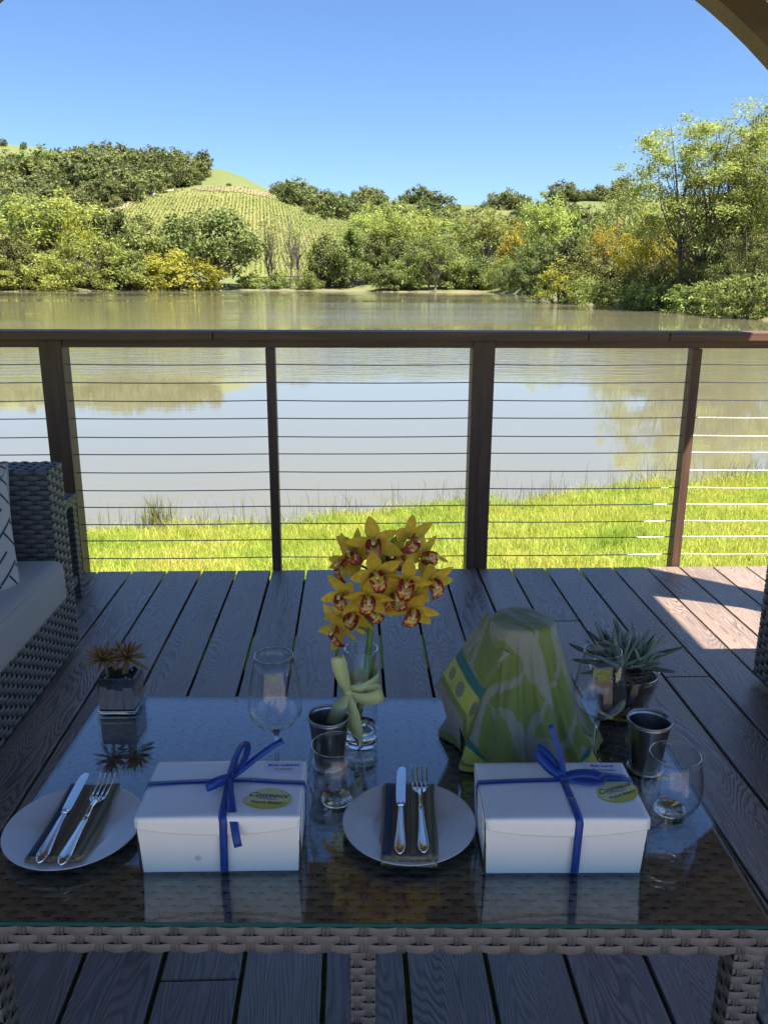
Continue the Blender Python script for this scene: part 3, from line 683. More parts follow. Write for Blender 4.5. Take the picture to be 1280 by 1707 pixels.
# ---- far shore, left to right (px, top px, distance behind the shore line, width px)
T = [
 ('oak2', -40, 372, 12, 130, 'dark oak at the left end of the far shore, cut by the picture edge', 'tree', 'oak_tree'),
 ('oak2', 12, 398, 7, 85, 'dark bushy oak at the water, left of the spreading willows', 'tree', 'oak_tree'),
 ('cot2', 78, 318, 26, 150, 'tall light green willow standing above the left shore bushes', 'tree', 'willow_tree'),
 ('wil2', 10, 335, 40, 120, 'olive green tree behind the dark oak at the left edge', 'tree', 'willow_tree'),
 ('lem1', 122, 362, 14, 62, 'small yellow tree beside the tall light green willow', 'tree', 'willow_tree'),
 ('oak1', 178, 350, 30, 100, 'dark round oak behind the yellow willows on the left shore', 'tree', 'oak_tree'),
 ('oak2', 232, 360, 40, 80, 'dark oak under the dirt track, behind the olive willow', 'tree', 'oak_tree'),
 ('wil2', 240, 372, 22, 105, 'olive willow between the dark round oak and the big dark oak', 'tree', 'willow_tree'),
 ('wil1', 55, 418, 4, 130, 'spreading yellow green willow bush at the water on the far left', 'bush', 'willow_bush'),
 ('wil1', 150, 396, 5, 175, 'widest yellow green willow bush on the left shore', 'bush', 'willow_bush'),
 ('wil2', 215, 420, 3, 70, 'small green willow bush wedged beside the bright yellow bush', 'bush', 'willow_bush'),
 ('lem1', 292, 418, 3, 138, 'bright yellow bush in front of the big dark oak', 'bush', 'willow_bush'),
 ('oak1', 354, 352, 7, 150, 'big dark oak standing alone below the vineyard', 'tree', 'oak_tree'),
 ('shr1', 416, 455, 5, 45, 'low dark shrub just right of the big dark oak', 'bush', 'shrub'),
 ('spa1', 450, 334, 8, 66, 'thin half bare cottonwood leaning left in front of the vineyard', 'tree', 'cottonwood_tree'),
 ('spa1', 486, 322, 7, 84, 'tallest half bare cottonwood in front of the vineyard', 'tree', 'cottonwood_tree'),
 ('shr1', 462, 452, 5, 52, 'dark shrub at the feet of the half bare cottonwoods', 'bush', 'shrub'),
 ('oak2', 545, 392, 10, 68, 'dark green tree right of the half bare cottonwoods', 'tree', 'oak_tree'),
 ('shr1', 515, 452, 4, 50, 'green shrub at the water below the dark green tree', 'bush', 'shrub'),
 ('oli1', 588, 372, 9, 56, 'brownish olive slender tree above the bare bank', 'tree', 'willow_tree'),
 ('oak2', 625, 390, 22, 70, 'dark tree behind the brownish olive slender tree', 'tree', 'oak_tree'),
 ('cot2', 618, 345, 60, 74, 'pale green tree at the vineyard corner', 'tree', 'willow_tree'),
 ('cot2', 655, 348, 30, 100, 'light olive tree with dark forked trunk near the middle of the shore', 'tree', 'willow_tree'),
 ('oak2', 672, 400, 20, 66, 'dark oak in the gap behind the pale willow saplings', 'tree', 'oak_tree'),
 ('wil2', 650, 440, 4, 60, 'pale green willow sapling at the water, left of the little island', 'bush', 'willow_bush'),
 ('cot1', 722, 386, 4, 82, 'bright green sapling tree standing on the little grassy point', 'tree', 'cottonwood_tree'),
 ('wil2', 680, 425, 5, 60, 'pale green willow sapling beside the bright green sapling tree', 'bush', 'willow_bush'),
 ('wil2', 755, 420, 8, 66, 'olive willow right of the bright green sapling tree', 'bush', 'willow_bush'),
 ('cot2', 700, 352, 55, 96, 'olive tree behind the bright green sapling tree', 'tree', 'willow_tree'),
 ('cot1', 806, 345, 26, 112, 'broad light green tree in the middle of the far wood', 'tree', 'cottonwood_tree'),
 ('oli1', 765, 366, 40, 80, 'olive tree left of the broad light green tree', 'tree', 'willow_tree'),
 ('lem1', 862, 374, 30, 70, 'yellowish tree with a leaning dark trunk in the far wood', 'tree', 'willow_tree'),
 ('wil2', 800, 428, 8, 76, 'grey green willow bush below the broad light green tree', 'bush', 'willow_bush'),
 ('mid1', 846, 428, 8, 72, 'green bush left of the inlet', 'bush', 'shrub'),
 ('lem1', 816, 440, 6, 34, 'small yellow bush at the edge of the far wood', 'bush', 'willow_bush'),
 ('oak2', 880, 430, 16, 60, 'dark bush at the mouth of the inlet', 'bush', 'shrub'),
 ('oak2', 735, 430, 20, 60, 'dark oak in the shade behind the saplings', 'tree', 'oak_tree'),
 # inlet and right bank
 ('cot2', 914, 322, 62, 84, 'tall pale yellow green tree behind the inlet', 'tree', 'willow_tree'),
 ('wil2', 898, 395, 40, 80, 'olive willow at the foot of the tall pale tree', 'tree', 'willow_tree'),
 ('oak2', 962, 388, 26, 110, 'dark oak between the pale tree and the golden tree', 'tree', 'oak_tree'),
 ('wil2', 905, 448, 6, 66, 'brown green bush at the tip of the right bank', 'bush', 'willow_bush'),
 ('nsh2', 942, 432, .9, 92, 'yellow bush hanging over the water on the right bank', 'bush', 'willow_bush'),
 ('nsh1', 972, 462, .9, 62, 'green bush right of the hanging yellow bush', 'bush', 'shrub'),
 ('nsh1', 1015, 466, .9, 66, 'dark green shrub at the water between the golden pair', 'bush', 'shrub'),
 ('nsh1', 1062, 472, .9, 60, 'low green shrub at the water under the large golden tree', 'bush', 'shrub'),
 ('mid1', 1052, 312, 34, 130, 'mid green tree behind the golden tree', 'tree', 'cottonwood_tree'),
 ('drk1', 1012, 405, 12, 120, 'dark thicket under the golden tree', 'bush', 'shrub'),
 ('gol1', 1020, 366, 15, 84, 'smaller golden tree on the left of the golden pair', 'tree', 'maple_tree'),
 ('gol1', 1096, 352, 9, 128, 'large golden tree in front of the cottonwoods', 'tree', 'maple_tree'),
 ('drk1', 1085, 440, 6, 90, 'dark undergrowth below the large golden tree', 'bush', 'shrub'),
 ('big1', 1176, 188, 9, 250, 'tallest cottonwood on the right bank with a long limb to the left', 'tree', 'cottonwood_tree'),
 ('big2', 1256, 205, 15, 170, 'leafy cottonwood beside the tallest one', 'tree', 'cottonwood_tree'),
 ('mid1', 1150, 318, 24, 120, 'green tree behind the cottonwood trunks', 'tree', 'cottonwood_tree'),
 ('drk1', 1292, 188, 26, 120, 'dark tall oak at the right picture edge', 'tree', 'oak_tree'),
 ('drk1', 1262, 385, 9, 110, 'dark green tree under the tall oak at the right edge', 'tree', 'oak_tree'),
 ('mid1', 1222, 400, 12, 100, 'leafy green bush under the leafy cottonwood', 'bush', 'shrub'),
 ('drk1', 1180, 425, 9, 90, 'dark bush behind the cottonwood trunks', 'bush', 'shrub'),
 ('nsh1', 1100, 468, .9, 90, 'rounded green shrub at the water below the golden tree', 'bush', 'shrub'),
 ('nsh1', 1168, 468, .9, 107, 'wide green shrub leaning over the water', 'bush', 'shrub'),
 ('nsh1', 1212, 462, .9, 100, 'green shrub in the middle of the right bank', 'bush', 'shrub'),
 ('nsh1', 1262, 455, .9, 105, 'green shrub at the right picture edge', 'bush', 'shrub'),
]
for i, (k, px, pt, off, wpx, lab, cat, nm) in enumerate(T):
    plant(k, px, pt, sh(px)+off, wpx, lab, cat, 'trees and bushes round the pond', nm)

# ---- woods on the hills: one object each, copies sharing two meshes
rt = random.Random(21)
def wood(poly, n, d0, dmin, dmax, hpx, label, group, keys=('far1', 'far2'), name='oak_tree', dcr=None, sep=9):
    k = 0; tries = 0; got = []
    x0, x1 = min(p[0] for p in poly), max(p[0] for p in poly); y0, y1 = min(p[1] for p in poly), max(p[1] for p in poly)
    while k < n and tries < 6000:
        tries += 1; px, py = rt.uniform(x0, x1), rt.uniform(y0, y1)
        if not inpoly(px, py, poly): continue
        az, d = hit(px, py, d0)
        if d is None or d < dmin or d > dmax:
            if dcr is None: continue
            d = dcr
        p = ground_pt(az, d)
        if any((p-q).length < sep for q in got): continue
        got.append(p); key = rt.choice(keys); (tm, cm), H, W = PROTO[key]
        s = hpx*d/1380*rt.choice((.6, .8, .95, 1.1, 1.25, 1.5))/H
        o = empty(name, p-Vector((0, 0, .5)), rt.uniform(0, 6.28)); o.scale = (s*rt.uniform(.9, 1.3), s*rt.uniform(.9, 1.3), s)
        inst('trunk', tm, o); inst('crown', cm, o); k += 1; fy, fx = (py-y0)/max(1, y1-y0), (px-x0)/max(1, x1-x0)
        where = [] if n < 12 else [('along its top', 'halfway down', 'along its foot')[min(2, int(fy*3))]] if y1-y0 > 20 else []
        if n >= 5 and x1-x0 > 40: where.append(('towards the left', 'in the middle', 'towards the right')[min(2, int(fx*3))])
        tag(o, ' '.join([label]+where), 'tree', group)
wood([(-60, 275), (60, 270), (150, 285), (262, 300), (270, 322), (185, 352), (100, 400), (-60, 400)], 170, 240, 250, 478, 30, 'oak in the wood left of the vineyard', 'oaks in the wood left of the vineyard', sep=7)
wood([(-40, 285), (110, 300), (120, 330), (-40, 350)], 14, 240, 250, 478, 32, 'lighter green tree in the left wood', 'lighter trees in the left wood', keys=('far3',), name='willow_tree')
wood([(75, 280), (270, 280), (345, 283), (352, 300), (300, 312), (270, 312), (110, 305)], 34, 300, 400, 482, 30, 'oak left of the grassy knob', 'oaks on the ridge left of the grassy knob', dcr=472)
wood([(455, 318), (520, 338), (600, 358), (605, 375), (540, 368), (500, 352), (470, 340)], 26, 300, 380, 720, 26, 'oak right of the grassy knob', 'oaks right of the grassy knob', dcr=520)
wood([(590, 338), (640, 338), (650, 360), (600, 362)], 9, 490, 490, 720, 18, 'oak on the slope left of the skyline clump', 'oaks left of the skyline clump', dcr=640)
wood([(664, 338), (735, 341), (735, 344), (664, 342)], 7, 560, 560, 730, 19, 'oak in the small clump on the skyline', 'oaks of the skyline clump', dcr=712, sep=7)
wood([(805, 340), (885, 342), (885, 350), (805, 348)], 9, 560, 560, 730, 20, 'oak in the wider skyline clump', 'oaks of the wider skyline clump', dcr=705, sep=7)
wood([(918, 336), (1060, 328), (1060, 333), (960, 336)], 18, 560, 560, 730, 20, 'oak along the right skyline ridge', 'oaks along the right skyline ridge', dcr=712, sep=7)
wood([(640, 352), (800, 358), (800, 400), (640, 400)], 34, 240, 300, 700, 24, 'oak on the valley slope behind the far wood', 'oaks on the valley slope', keys=('far1', 'far2', 'far3'), dcr=420)
wood([(890, 372), (1000, 370), (1000, 400), (890, 400)], 10, 200, 240, 700, 26, 'oak on the slope behind the tall pale tree', 'oaks behind the tall pale tree', dcr=400)
wood([(600, 372), (1000, 380), (1000, 420), (600, 420)], 40, 215, 225, 420, 40, 'green tree in the wood behind the shore', 'trees filling the wood behind the shore', keys=('far3', 'far1', 'far3'), name='willow_tree', dcr=250)
wood([(5, 240), (60, 247), (60, 252), (5, 246)], 3, 600, 600, 730, 7, 'small bush on the far grassy crest', 'bushes on the far grassy crest', dcr=715, name='shrub')
wood([(870, 360), (885, 360), (885, 385), (870, 385)], 3, 300, 300, 720, 24, 'dark oak beside the small meadow', 'oaks beside the small meadow', dcr=560)
# single bushes on the knob
for i, (px, py, wpx, lab) in enumerate([(298, 311, 26, 'low clipped hedge bush beside the white pole'), (330, 308, 14, 'small round bush on the grassy knob'), (382, 310, 9, 'tiny bush on the right of the grassy knob')]):
    az, d = hit(px, py, 300)
    if d is None: d = 470
    (tm, cm), H, W = PROTO['far2']; o = empty('shrub', ground_pt(az, d)-Vector((0, 0, .3)), i); s = wpx*d/1380/W; o.scale = (s, s, s*.45)
    inst('trunk', tm, o); inst('crown', cm, o); tag(o, lab, 'bush')
# white pole by the track
az, d = hit(286, 315, 300); d = d or 450; p = ground_pt(az, d); po = empty('utility_pole', p)
MB().tube([(0, 0, 0), (0, 0, 6.0)], [.13, .10], 8).build('pole', M['bark_pale'], po)
MB().box((0, 0, 5.5), (1.2, .12, .12)).build('crossarm', M['bark_pale'], po)
tag(po, 'pale slender pole at the top of the vineyard track', 'pole')
az, d = hit(256, 328, 300); d = d or 420; p = ground_pt(az, d); mb = MB()
mb.box((0, 0, 1.0), (1.5, 1.5, 2.0), bev=.04); mb.add([(-.95, -.95, 2.0), (.95, -.95, 2.0), (.95, .95, 2.0), (-.95, .95, 2.0), (0, 0, 2.9)], [(0, 1, 4), (1, 2, 4), (2, 3, 4), (3, 0, 4), (3, 2, 1, 0)])
tag(mb.build('pump_house', M['china'], loc=p), 'tiny white pump house at the edge of the wood', 'pump house')

# bare brown top of the vineyard
mb = MB(); g = {}
VP2 = [(318, 316), (345, 311), (400, 313), (462, 325), (520, 350), (470, 336), (400, 322), (335, 319)]
for i in range(na):
    for j in range(ndd):
        p = ground_pt(a0+(a1-a0)*(i+.5)/na, 236+(D_A+2-236)*(j+.5)/ndd); q = project(p)
        if inpoly(*q, VP2):
            ids = []
            for ii, jj in ((i, j), (i+1, j), (i+1, j+1), (i, j+1)):
                if (ii, jj) not in g:
                    e = ground_pt(a0+(a1-a0)*ii/na, 236+(D_A+2-236)*jj/ndd); g[(ii, jj)] = len(mb.v); mb.v.append((e.x, e.y, e.z+.5))
                ids.append(g[(ii, jj)])
            mb.f.append(tuple(ids)); mb.m.append(0)
M['tan'] = ground_mat('tilled_soil', [(.175, .155, .072), (.205, .17, .085), (.225, .18, .10)], .03, .6, .4)
tag(mb.build('tilled_ground', M['tan'], smooth=True), 'brown tilled soil above the vineyard', kind='structure')
# ------------------------------------------------------------------ woven resin furniture
def weave(w, h, pu, pv, amp=.0022, wid=.92, double=True, off=0, mb=None, M4=None, uw=.42):
    """over-under weave in the local XY plane (strands run along X, uprights along Y), relief along +Z"""
    mb = mb or MB(); M4 = M4 or Matrix()
    nc, nr = max(1, round(w/pu)), max(1, round(h/pv)); pu, pv = w/nc, h/nr; rj = random.Random(nc*31+nr)
    for r in range(nr):
        y0 = -h/2+(r+.5)*pv; ns = nc*4; vs = []
        jz = rj.uniform(-.0003, .0003); jy = rj.uniform(-.04, .04)*pv
        for i in range(ns+1):
            u = i/4; x = -w/2+u*pu; c_ = math.cos(pi*(u-.5+r+off)); z = amp*c_*1.15+jz
            hw = pv*wid/2*(1+.10*c_); dz = amp*.55
            vs += [(x, y0+jy-hw, z-dz), (x, y0+jy-hw*.45, z+dz*.4), (x, y0+jy+hw*.45, z+dz*.4), (x, y0+jy+hw, z-dz)]
        mb.add([M4 @ Vector(p) for p in vs], [(i*4+j, (i+1)*4+j, (i+1)*4+j+1, i*4+j+1) for i in range(ns) for j in range(3)], 0)
    for c in range(nc):
        xc = -w/2+(c+.5)*pu
        for k in ((-1, 1) if double else (0,)):
            hw = pu*uw/(4.4 if double else 2); x0 = xc+k*hw*1.1; ns = nr*3; vs = []
            for i in range(ns+1):
                v = i/3; y = -h/2+v*pv; z = -amp*math.cos(pi*(v-.5+c+off))*1.1-.0002
                vs += [(x0-hw, y, z-amp*.25), (x0, y, z+amp*.25), (x0+hw, y, z-amp*.25)]
            mb.add([M4 @ Vector(p) for p in vs], [(i*3+j, i*3+j+1, (i+1)*3+j+1, (i+1)*3+j) for i in range(ns) for j in range(2)], 1)
    return mb
def face_mx(c, ux, uy): 
    ux, uy = Vector(ux).normalized(), Vector(uy).normalized(); n = ux.cross(uy)
    m_ = Matrix((ux, uy, n)).transposed().to_4x4(); m_.translation = Vector(c); return m_
WM = [M['wick'], M['wick_b'], M['dark']]
def woven_box(name, c, d, parent, pu=.026, pv=.0125, faces='NSEWT', amp=.0017, along='x', mats=None):
    """a woven block: dark core with a strand weave on the named faces (N +y, S -y, E +x, W -x, T top)"""
    mb = MB(); x, y, z = d
    mb.box((0, 0, 0), (x-.006, y-.006, z-.006), mi=2)
    e = .0006
    F = {'S': ((0, -y/2-e+.001, 0), (1, 0, 0), (0, 0, 1), x, z), 'N': ((0, y/2+e-.001, 0), (-1, 0, 0), (0, 0, 1), x, z),
         'E': ((x/2+e-.001, 0, 0), (0, 1, 0), (0, 0, 1), y, z), 'W': ((-x/2-e+.001, 0, 0), (0, -1, 0), (0, 0, 1), y, z),
         'T': ((0, 0, z/2+e-.001), (1, 0, 0), (0, 1, 0), x, y) if along == 'x' else ((0, 0, z/2+e-.001), (0, 1, 0), (-1, 0, 0), y, x)}
    for k in faces:
        fc, ux, uy, a, b = F[k]; weave(a, b, pu, pv, amp, mb=mb, M4=face_mx(fc, ux, uy), off=(1 if k in 'EW' else 0))
    o = mb.build(name, mats or WM, parent, True, c); o['kind'] = 'stuff'; return o

# ---- coffee table
TC = (.022, 1.211); TW, TD, TH = 1.085, .612, .45
tab_ = tag(empty('coffee_table', (TC[0], TC[1], 0), R(-2.2)), 'grey woven resin coffee table with a clear glass top', 'table')
woven_box('woven_top', (0, 0, .4275), (TW-.006, TD-.006, .029), tab_, .0252, .0124, 'T', mats=[M['wick_t'], M['wick_b_lightened'], M['dark']])
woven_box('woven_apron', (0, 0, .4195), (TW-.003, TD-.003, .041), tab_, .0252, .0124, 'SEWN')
lw = .042
for sx in (-1, 1):
    for sy in (-1, 1): woven_box('leg', (sx*(TW/2-lw/2-.004), sy*(TD/2-lw/2-.004), .199), (lw, lw, .398), tab_, .021, .0124, 'SEWN')
woven_box('leg', (-.002, -TD/2+.06, .199), (.036, .036, .398), tab_, .018, .0124, 'SEWN')
MB().box((0, 0, .4468), (TW, TD, .006)).build('glass_top', M['glass_top'], tab_)
mb = MB()
for c, d in (((0, -TD/2-.0008, .4468), (TW+.003, .0012, .0058)), ((0, TD/2+.0008, .4468), (TW+.003, .0012, .0058)), ((-TW/2-.0008, 0, .4468), (.0012, TD-.001, .0058)), ((TW/2+.0008, 0, .4468), (.0012, TD-.001, .0058))): mb.box(c, d)
mb.build('glass_rim', M['glass_edge'], tab_)
T0 = .4502

# ---- sofas
def rounded_box(d, bev, puff=0.0, n=18):
    bm = bmesh.new(); bmesh.ops.create_cube(bm, size=1); bmesh.ops.scale(bm, vec=d, verts=bm.verts)
    bmesh.ops.bevel(bm, geom=bm.edges[:], offset=bev, segments=5, affect='EDGES', profile=.5)
    bmesh.ops.subdivide_edges(bm, edges=[e for e in bm.edges if e.calc_length() > max(d)/7], cuts=6, use_grid_fill=True)
    for v in bm.verts:
        fx, fy = 2*v.co.x/d[0], 2*v.co.y/d[1]; k = max(0, (1-fx*fx)*(1-fy*fy)); v.co.z += math.copysign(puff*k, v.co.z)+.0025*mnoise.noise(v.co*9)
    b = MB(); bm.verts.index_update(); b.v = [tuple(v.co) for v in bm.verts]; b.f = [tuple(v.index for v in f.verts) for f in bm.faces]; b.m = [0]*len(b.f); bm.free(); return b
def sofa(x0, yend, sgn, label):
    """front face at x0, seat facing sgn along x, far arm ending at yend"""
    L_ = 2.35; o = tag(empty('wicker_sofa', (x0, yend, 0)), label, 'sofa')
    D = .84; y0 = -L_; s = -sgn                                   # s: direction from front to back
    woven_box('woven_base', (s*.42, y0/2+.0, .128), (D, L_-.002, .216), o, .030, .0165, 'EWNS', .0032)
    for k in range(2): MB().box((s*(.08+.68*k), -.07-(L_-.14)*.0, .010), (.05, .05, .02)).build('foot', M['dark'], o)
    for yy in (-.07, y0+.07): woven_box('arm', (s*.42, yy, .4565), (D, .14, .438), o, .034, .0165, 'EWNST', .0032, 'x')
    woven_box('back', (s*(D-.07), y0/2, .47), (.14, L_-.285, .46), o, .034, .0165, 'EWT', .0032, 'y')
    cl = (L_-.29)/2
    for k in range(2):
        yy = -.145-cl*(k+.5); cu = rounded_box((.735, cl-.006, .148), .034, .010).build('seat_cushion', M['cush'], o, True, (s*.333, yy, .312))
        for zz in (-.058, .058):
            hx, hy = .735/2-.012, (cl-.006)/2-.012
            MB().tube([(-s*hx*1.01-0*s, -hy, zz), (-s*(hx+.006), 0, zz), (-s*hx*1.01, hy, zz)], .0032, 6).build('piping', M['cush'], cu)
        rounded_box((.13, cl-.03, .36), .045, .0).build('back_cushion', M['cush'], o, True, (s*(D-.235), yy, .565), (0, s*R(8), 0))
    return o
sofa(-.975, 2.752, 1, 'grey wicker sofa with pale cushion on the left side of the deck')
sofa(1.318, 2.452, -1, 'grey wicker sofa cut by the right picture edge')

# patterned pillow
def pillow_mat():
    mt, t, out = newmat('pillow_print'); L = t.links.new
    tc = N(t, 'TexCoord'); sp = N(t, 'SeparateXYZ'); L(tc.outputs['Object'], sp.inputs[0])
    def lines(ax, ay, k, wd, ph):
        a = N(t, 'Math', operation='MULTIPLY', i_1=ax); L(sp.outputs[0], a.inputs[0])
        b = N(t, 'Math', operation='MULTIPLY_ADD', i_1=ay); L(sp.outputs[1], b.inputs[0]); L(a.outputs[0], b.inputs[2])
        c_ = N(t, 'Math', operation='MULTIPLY_ADD', i_1=k, i_2=ph); L(b.outputs[0], c_.inputs[0])
        f = N(t, 'Math', operation='FRACT'); L(c_.outputs[0], f.inputs[0])
        g_ = N(t, 'Math', operation='LESS_THAN', i_1=wd); L(f.outputs[0], g_.inputs[0]); return g_
    def chk(k):
        ck = N(t, 'TexChecker', i_Scale=k); mp = N(t, 'Mapping'); mp.inputs['Rotation'].default_value = (0, 0, R(45)); L(tc.outputs['Object'], mp.inputs[0]); L(mp.outputs[0], ck.inputs[0]); return ck
    A, B, C2 = lines(1, 1, 16, .16, .2), lines(1, -1, 16, .16, .1), chk(11)
    m1 = N(t, 'MixRGB'); L(C2.outputs['Fac'], m1.inputs[0]); L(A.outputs[0], m1.inputs[1]); L(B.outputs[0], m1.inputs[2])
    r = ramp(t, m1.outputs[0], [(.4, (.55, .52, .49)), (.6, (.035, .045, .09))])
    p = N(t, 'BsdfPrincipled', i_Roughness=.9); L(r.outputs[0], p.inputs['Base Color']); L(p.outputs[0], out.inputs[0]); return mt
M['pillow'] = pillow_mat()
mb = MB()
def pil(sg):
    def f(u, v):
        x, y = (u-.5)*2, (v-.5)*2; k = (1-x**4)*(1-y**4); sq = 1-.07*(1-y*y)*abs(x)-.07*(1-x*x)*abs(y)
        return (x*.23*sq, y*.23*sq, sg*.075*k**.55)
    return f
mb.grid(pil(1), 20, 20); mb.grid(lambda u, v: pil(-1)(1-u, v), 20, 20)
pl = mb.build('throw_pillow', M['pillow'], None, True, (-1.165, 2.27, .525), (R(84), 0, R(60)))
pl.rotation_euler = (R(78), R(6), R(52))
n_ = 60; ring = []
for i in range(n_+1):
    a = i/n_*4; e = int(a) % 4; t = (a % 1)*2-1; c4 = [(t, -1), (1, t), (-t, 1), (-1, -t)][e]
    sq = 1-.07*(1-c4[1]**2)*abs(c4[0])-.07*(1-c4[0]**2)*abs(c4[1]); ring.append((c4[0]*.23*sq, c4[1]*.23*sq, 0))
MB().tube(ring, .004, 6).build('piping', M['cush'], pl, True)
tag(pl, 'white pillow with navy geometric lines on the left sofa', 'pillow')

# wicker side table behind the sofa arm
st = tag(empty('side_table', (-1.345, 3.04, 0)), 'open framed wicker side table between the left sofa and the railing', 'side table')
woven_box('woven_top', (0, 0, .417), (.46, .46, .036), st, .026, .0125, 'SEWNT')
for sx in (-1, 1):
    for sy in (-1, 1): woven_box('leg', (sx*.206, sy*.206, .199), (.046, .046, .398), st, .023, .0125, 'SEWN')
for sy in (-1, 1): woven_box('stretcher', (0, sy*.206, .085), (.366, .034, .036), st, .024, .0125, 'SNT')
for sx in (-1, 1): woven_box('stretcher', (sx*.206, 0, .085), (.034, .366, .036), st, .024, .0125, 'EWT', along='y')

# ------------------------------------------------------------------ text
def text_mesh(s, size, mat, shear=0, bold=0):
    cu = bpy.data.curves.new('lettering', 'FONT'); cu.body = s; cu.size = size; cu.align_x = 'CENTER'; cu.align_y = 'CENTER'; cu.shear = shear; cu.offset = bold; cu.resolution_u = 3
    ob = bpy.data.objects.new('lettering', cu); col.objects.link(ob)
    dg = bpy.context.evaluated_depsgraph_get(); me = bpy.data.meshes.new_from_object(ob.evaluated_get(dg)); bpy.data.objects.remove(ob)
    me.materials.clear(); me.materials.append(mat); return me

# ------------------------------------------------------------------ lunch boxes
def lunch_box(loc, rz, label, kind):
    W_, D_, H_ = .229, .136, .094
    o = tag(empty('lunch_box', loc, rz), label, 'lunch box')
    mb = MB(); fl = .0045                                               # walls lean out a little towards the lid
    b = [(-W_/2+fl, -D_/2+fl), (W_/2-fl, -D_/2+fl), (W_/2-fl, D_/2-fl), (-W_/2+fl, D_/2-fl)]; t = [(-W_/2, -D_/2), (W_/2, -D_/2), (W_/2, D_/2), (-W_/2, D_/2)]
    vs = [(x, y, 0) for x, y in b]+[(x, y, H_-.001) for x, y in t]
    mb.add(vs, [(3, 2, 1, 0), (0, 1, 5, 4), (1, 2, 6, 5), (2, 3, 7, 6), (3, 0, 4, 7)])
    mb.build('body', M['card'], o)
    # lid: slightly bowed top sheet that wraps over the front as a curved tuck flap
    mb = MB()
    def lid(u, v):
        x = (u-.5)*(W_+.001); bow = .0022*(1-(2*u-1)**2)
        if v < .62:
            q = v/.62; return (x, D_/2+.0006-q*(D_+.0012), H_+bow*(math.sin(pi*q)*.8+.25)+.0002)
        q = (v-.62)/.38; dep = .013+.013*(1-abs(2*u-1)**2.2)
        a = min(1, q*4); return (x*(1-.004*q), -D_/2-.0008-.0022*math.sin(a*pi/2)-.0008*q, H_+bow*.25-.0022*(1-math.cos(a*pi/2))-q*dep)
    mb.grid(lid, 28, 34); lm = mb.build('lid', M['card'], o, True)
    sd = lm.modifiers.new('thickness', 'SOLIDIFY'); sd.thickness = .0007; sd.offset = 0
    # side tuck panels: each slightly proud of the box wall with a dark slot along its front edge
    for sx in (-1, 1):
        mb = MB()
        def sp_(u, v): 
            y = -D_/2+.007+u*(D_-.014)+.010*(1-u)*(v**2); z = .004+v*(H_-.006)
            return (sx*(W_/2-fl*(1-z/H_)+.0012+.0022*math.sin(pi*u)*math.sin(pi*v)), y, z)
        mb.grid(sp_, 10, 10); s_ = mb.build('side_panel', M['card'], o, True)
        q = s_.modifiers.new('thickness', 'SOLIDIFY'); q.thickness = .0008; q.offset = 0
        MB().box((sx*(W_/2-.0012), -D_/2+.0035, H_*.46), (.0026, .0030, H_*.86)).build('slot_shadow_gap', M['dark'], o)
    rw = .0112; kx = (.004 if kind == 1 else .012); ky = .012 if kind == 1 else .018
    zt_ = H_+.0032
    # ribbon round the box
    pts = [(kx+.002, -D_/2-.001+.004, .001)]+[(kx+.002+.002*i/6, -D_/2-.0042+.003*(1-i/6)*.0, .006+(H_-.012)*i/6) for i in range(7)]+[(kx+.003, -D_/2-.0025, H_+.0006)]+[(kx+.003-.003*q, -D_/2+(ky+D_/2)*q, zt_) for q in (.1, .4, .7, 1)]
    rb = MB().ribbon(pts, rw, (1, 0, 0)); rb.ribbon([(kx, ky, zt_), (kx, D_/2, zt_-.0012), (kx, D_/2+.0022, H_-.004), (kx, D_/2+.0018-fl*.2, .004)], rw, (1, 0, 0))
    rb.build('ribbon', M['blue'], o, True)
    tl = .006 if kind == 1 else -.004
    pts = [(-W_/2-.0032+fl*.6, ky-.004, .012), (-W_/2-.0032, ky-.004, H_-.004), (-W_/2-.0012, ky-.004, H_+.0024), (-.06, ky-.001, zt_), (kx-.01, ky, zt_+.001), (kx, ky, zt_+.002), (kx+.03, ky+.001, zt_+.001), (.07, ky+.001-tl*.6, zt_+.0003), (W_/2+.0012, ky-tl*.8, H_+.0024), (W_/2+.0036, ky-tl, H_-.004), (W_/2+.0042-fl*.6, ky-tl-.004, .010)]
    MB().ribbon(pts, rw*.95, (0, 1, 0)).build('ribbon', M['blue'], o, True)
    bw = MB(); K = Vector((kx, ky, zt_+.004))
    def arcp(ps, n=14):
        ps = [Vector(p) for p in ps]; out_ = []
        for i in range(n+1):
            t_ = i/n; q = ps[:]                                   # de Casteljau
            while len(q) > 1: q = [a.lerp(b_, t_) for a, b_ in zip(q, q[1:])]
            out_.append(K+q[0])
        return out_
    bow = tag(empty('bow', (0, 0, 0), 0, o)); bow.parent = o
    def band(name, ps, side, wd=rw): MB().ribbon(arcp(ps), wd, side).build(name, M['blue'], bow, True)
    if kind == 1:
        band('loop', [(0, 0, 0), (.006, .028, .022), (.014, .046, .052), (.036, .040, .050), (.030, .016, .018), (.002, .002, .002)], (.8, -.5, .35), .014)
        band('tail', [(0, 0, .001), (.015, .012, .003), (.035, .024, .018), (.055, .028, .034), (.078, .032, .044)], (-.3, .55, .8), rw*.8)
        band('loop', [(0, 0, .001), (-.004, -.022, .016), (-.020, -.046, .022), (-.046, -.046, .005), (-.026, -.020, -.001), (-.002, -.001, .002)], (-.3, .5, .8), .013)
        band('tail', [(0, 0, .002), (.004, -.025, .006), (.010, -.05, .006), (.016, -.082, .002), (.022, -.096, -.024), (.026, -.100, -.042)], (1, .15, .1))
        spots = [(-.018, ky-.0004, zt_+.0016), (.036, ky+.001, zt_+.0012)]
    else:
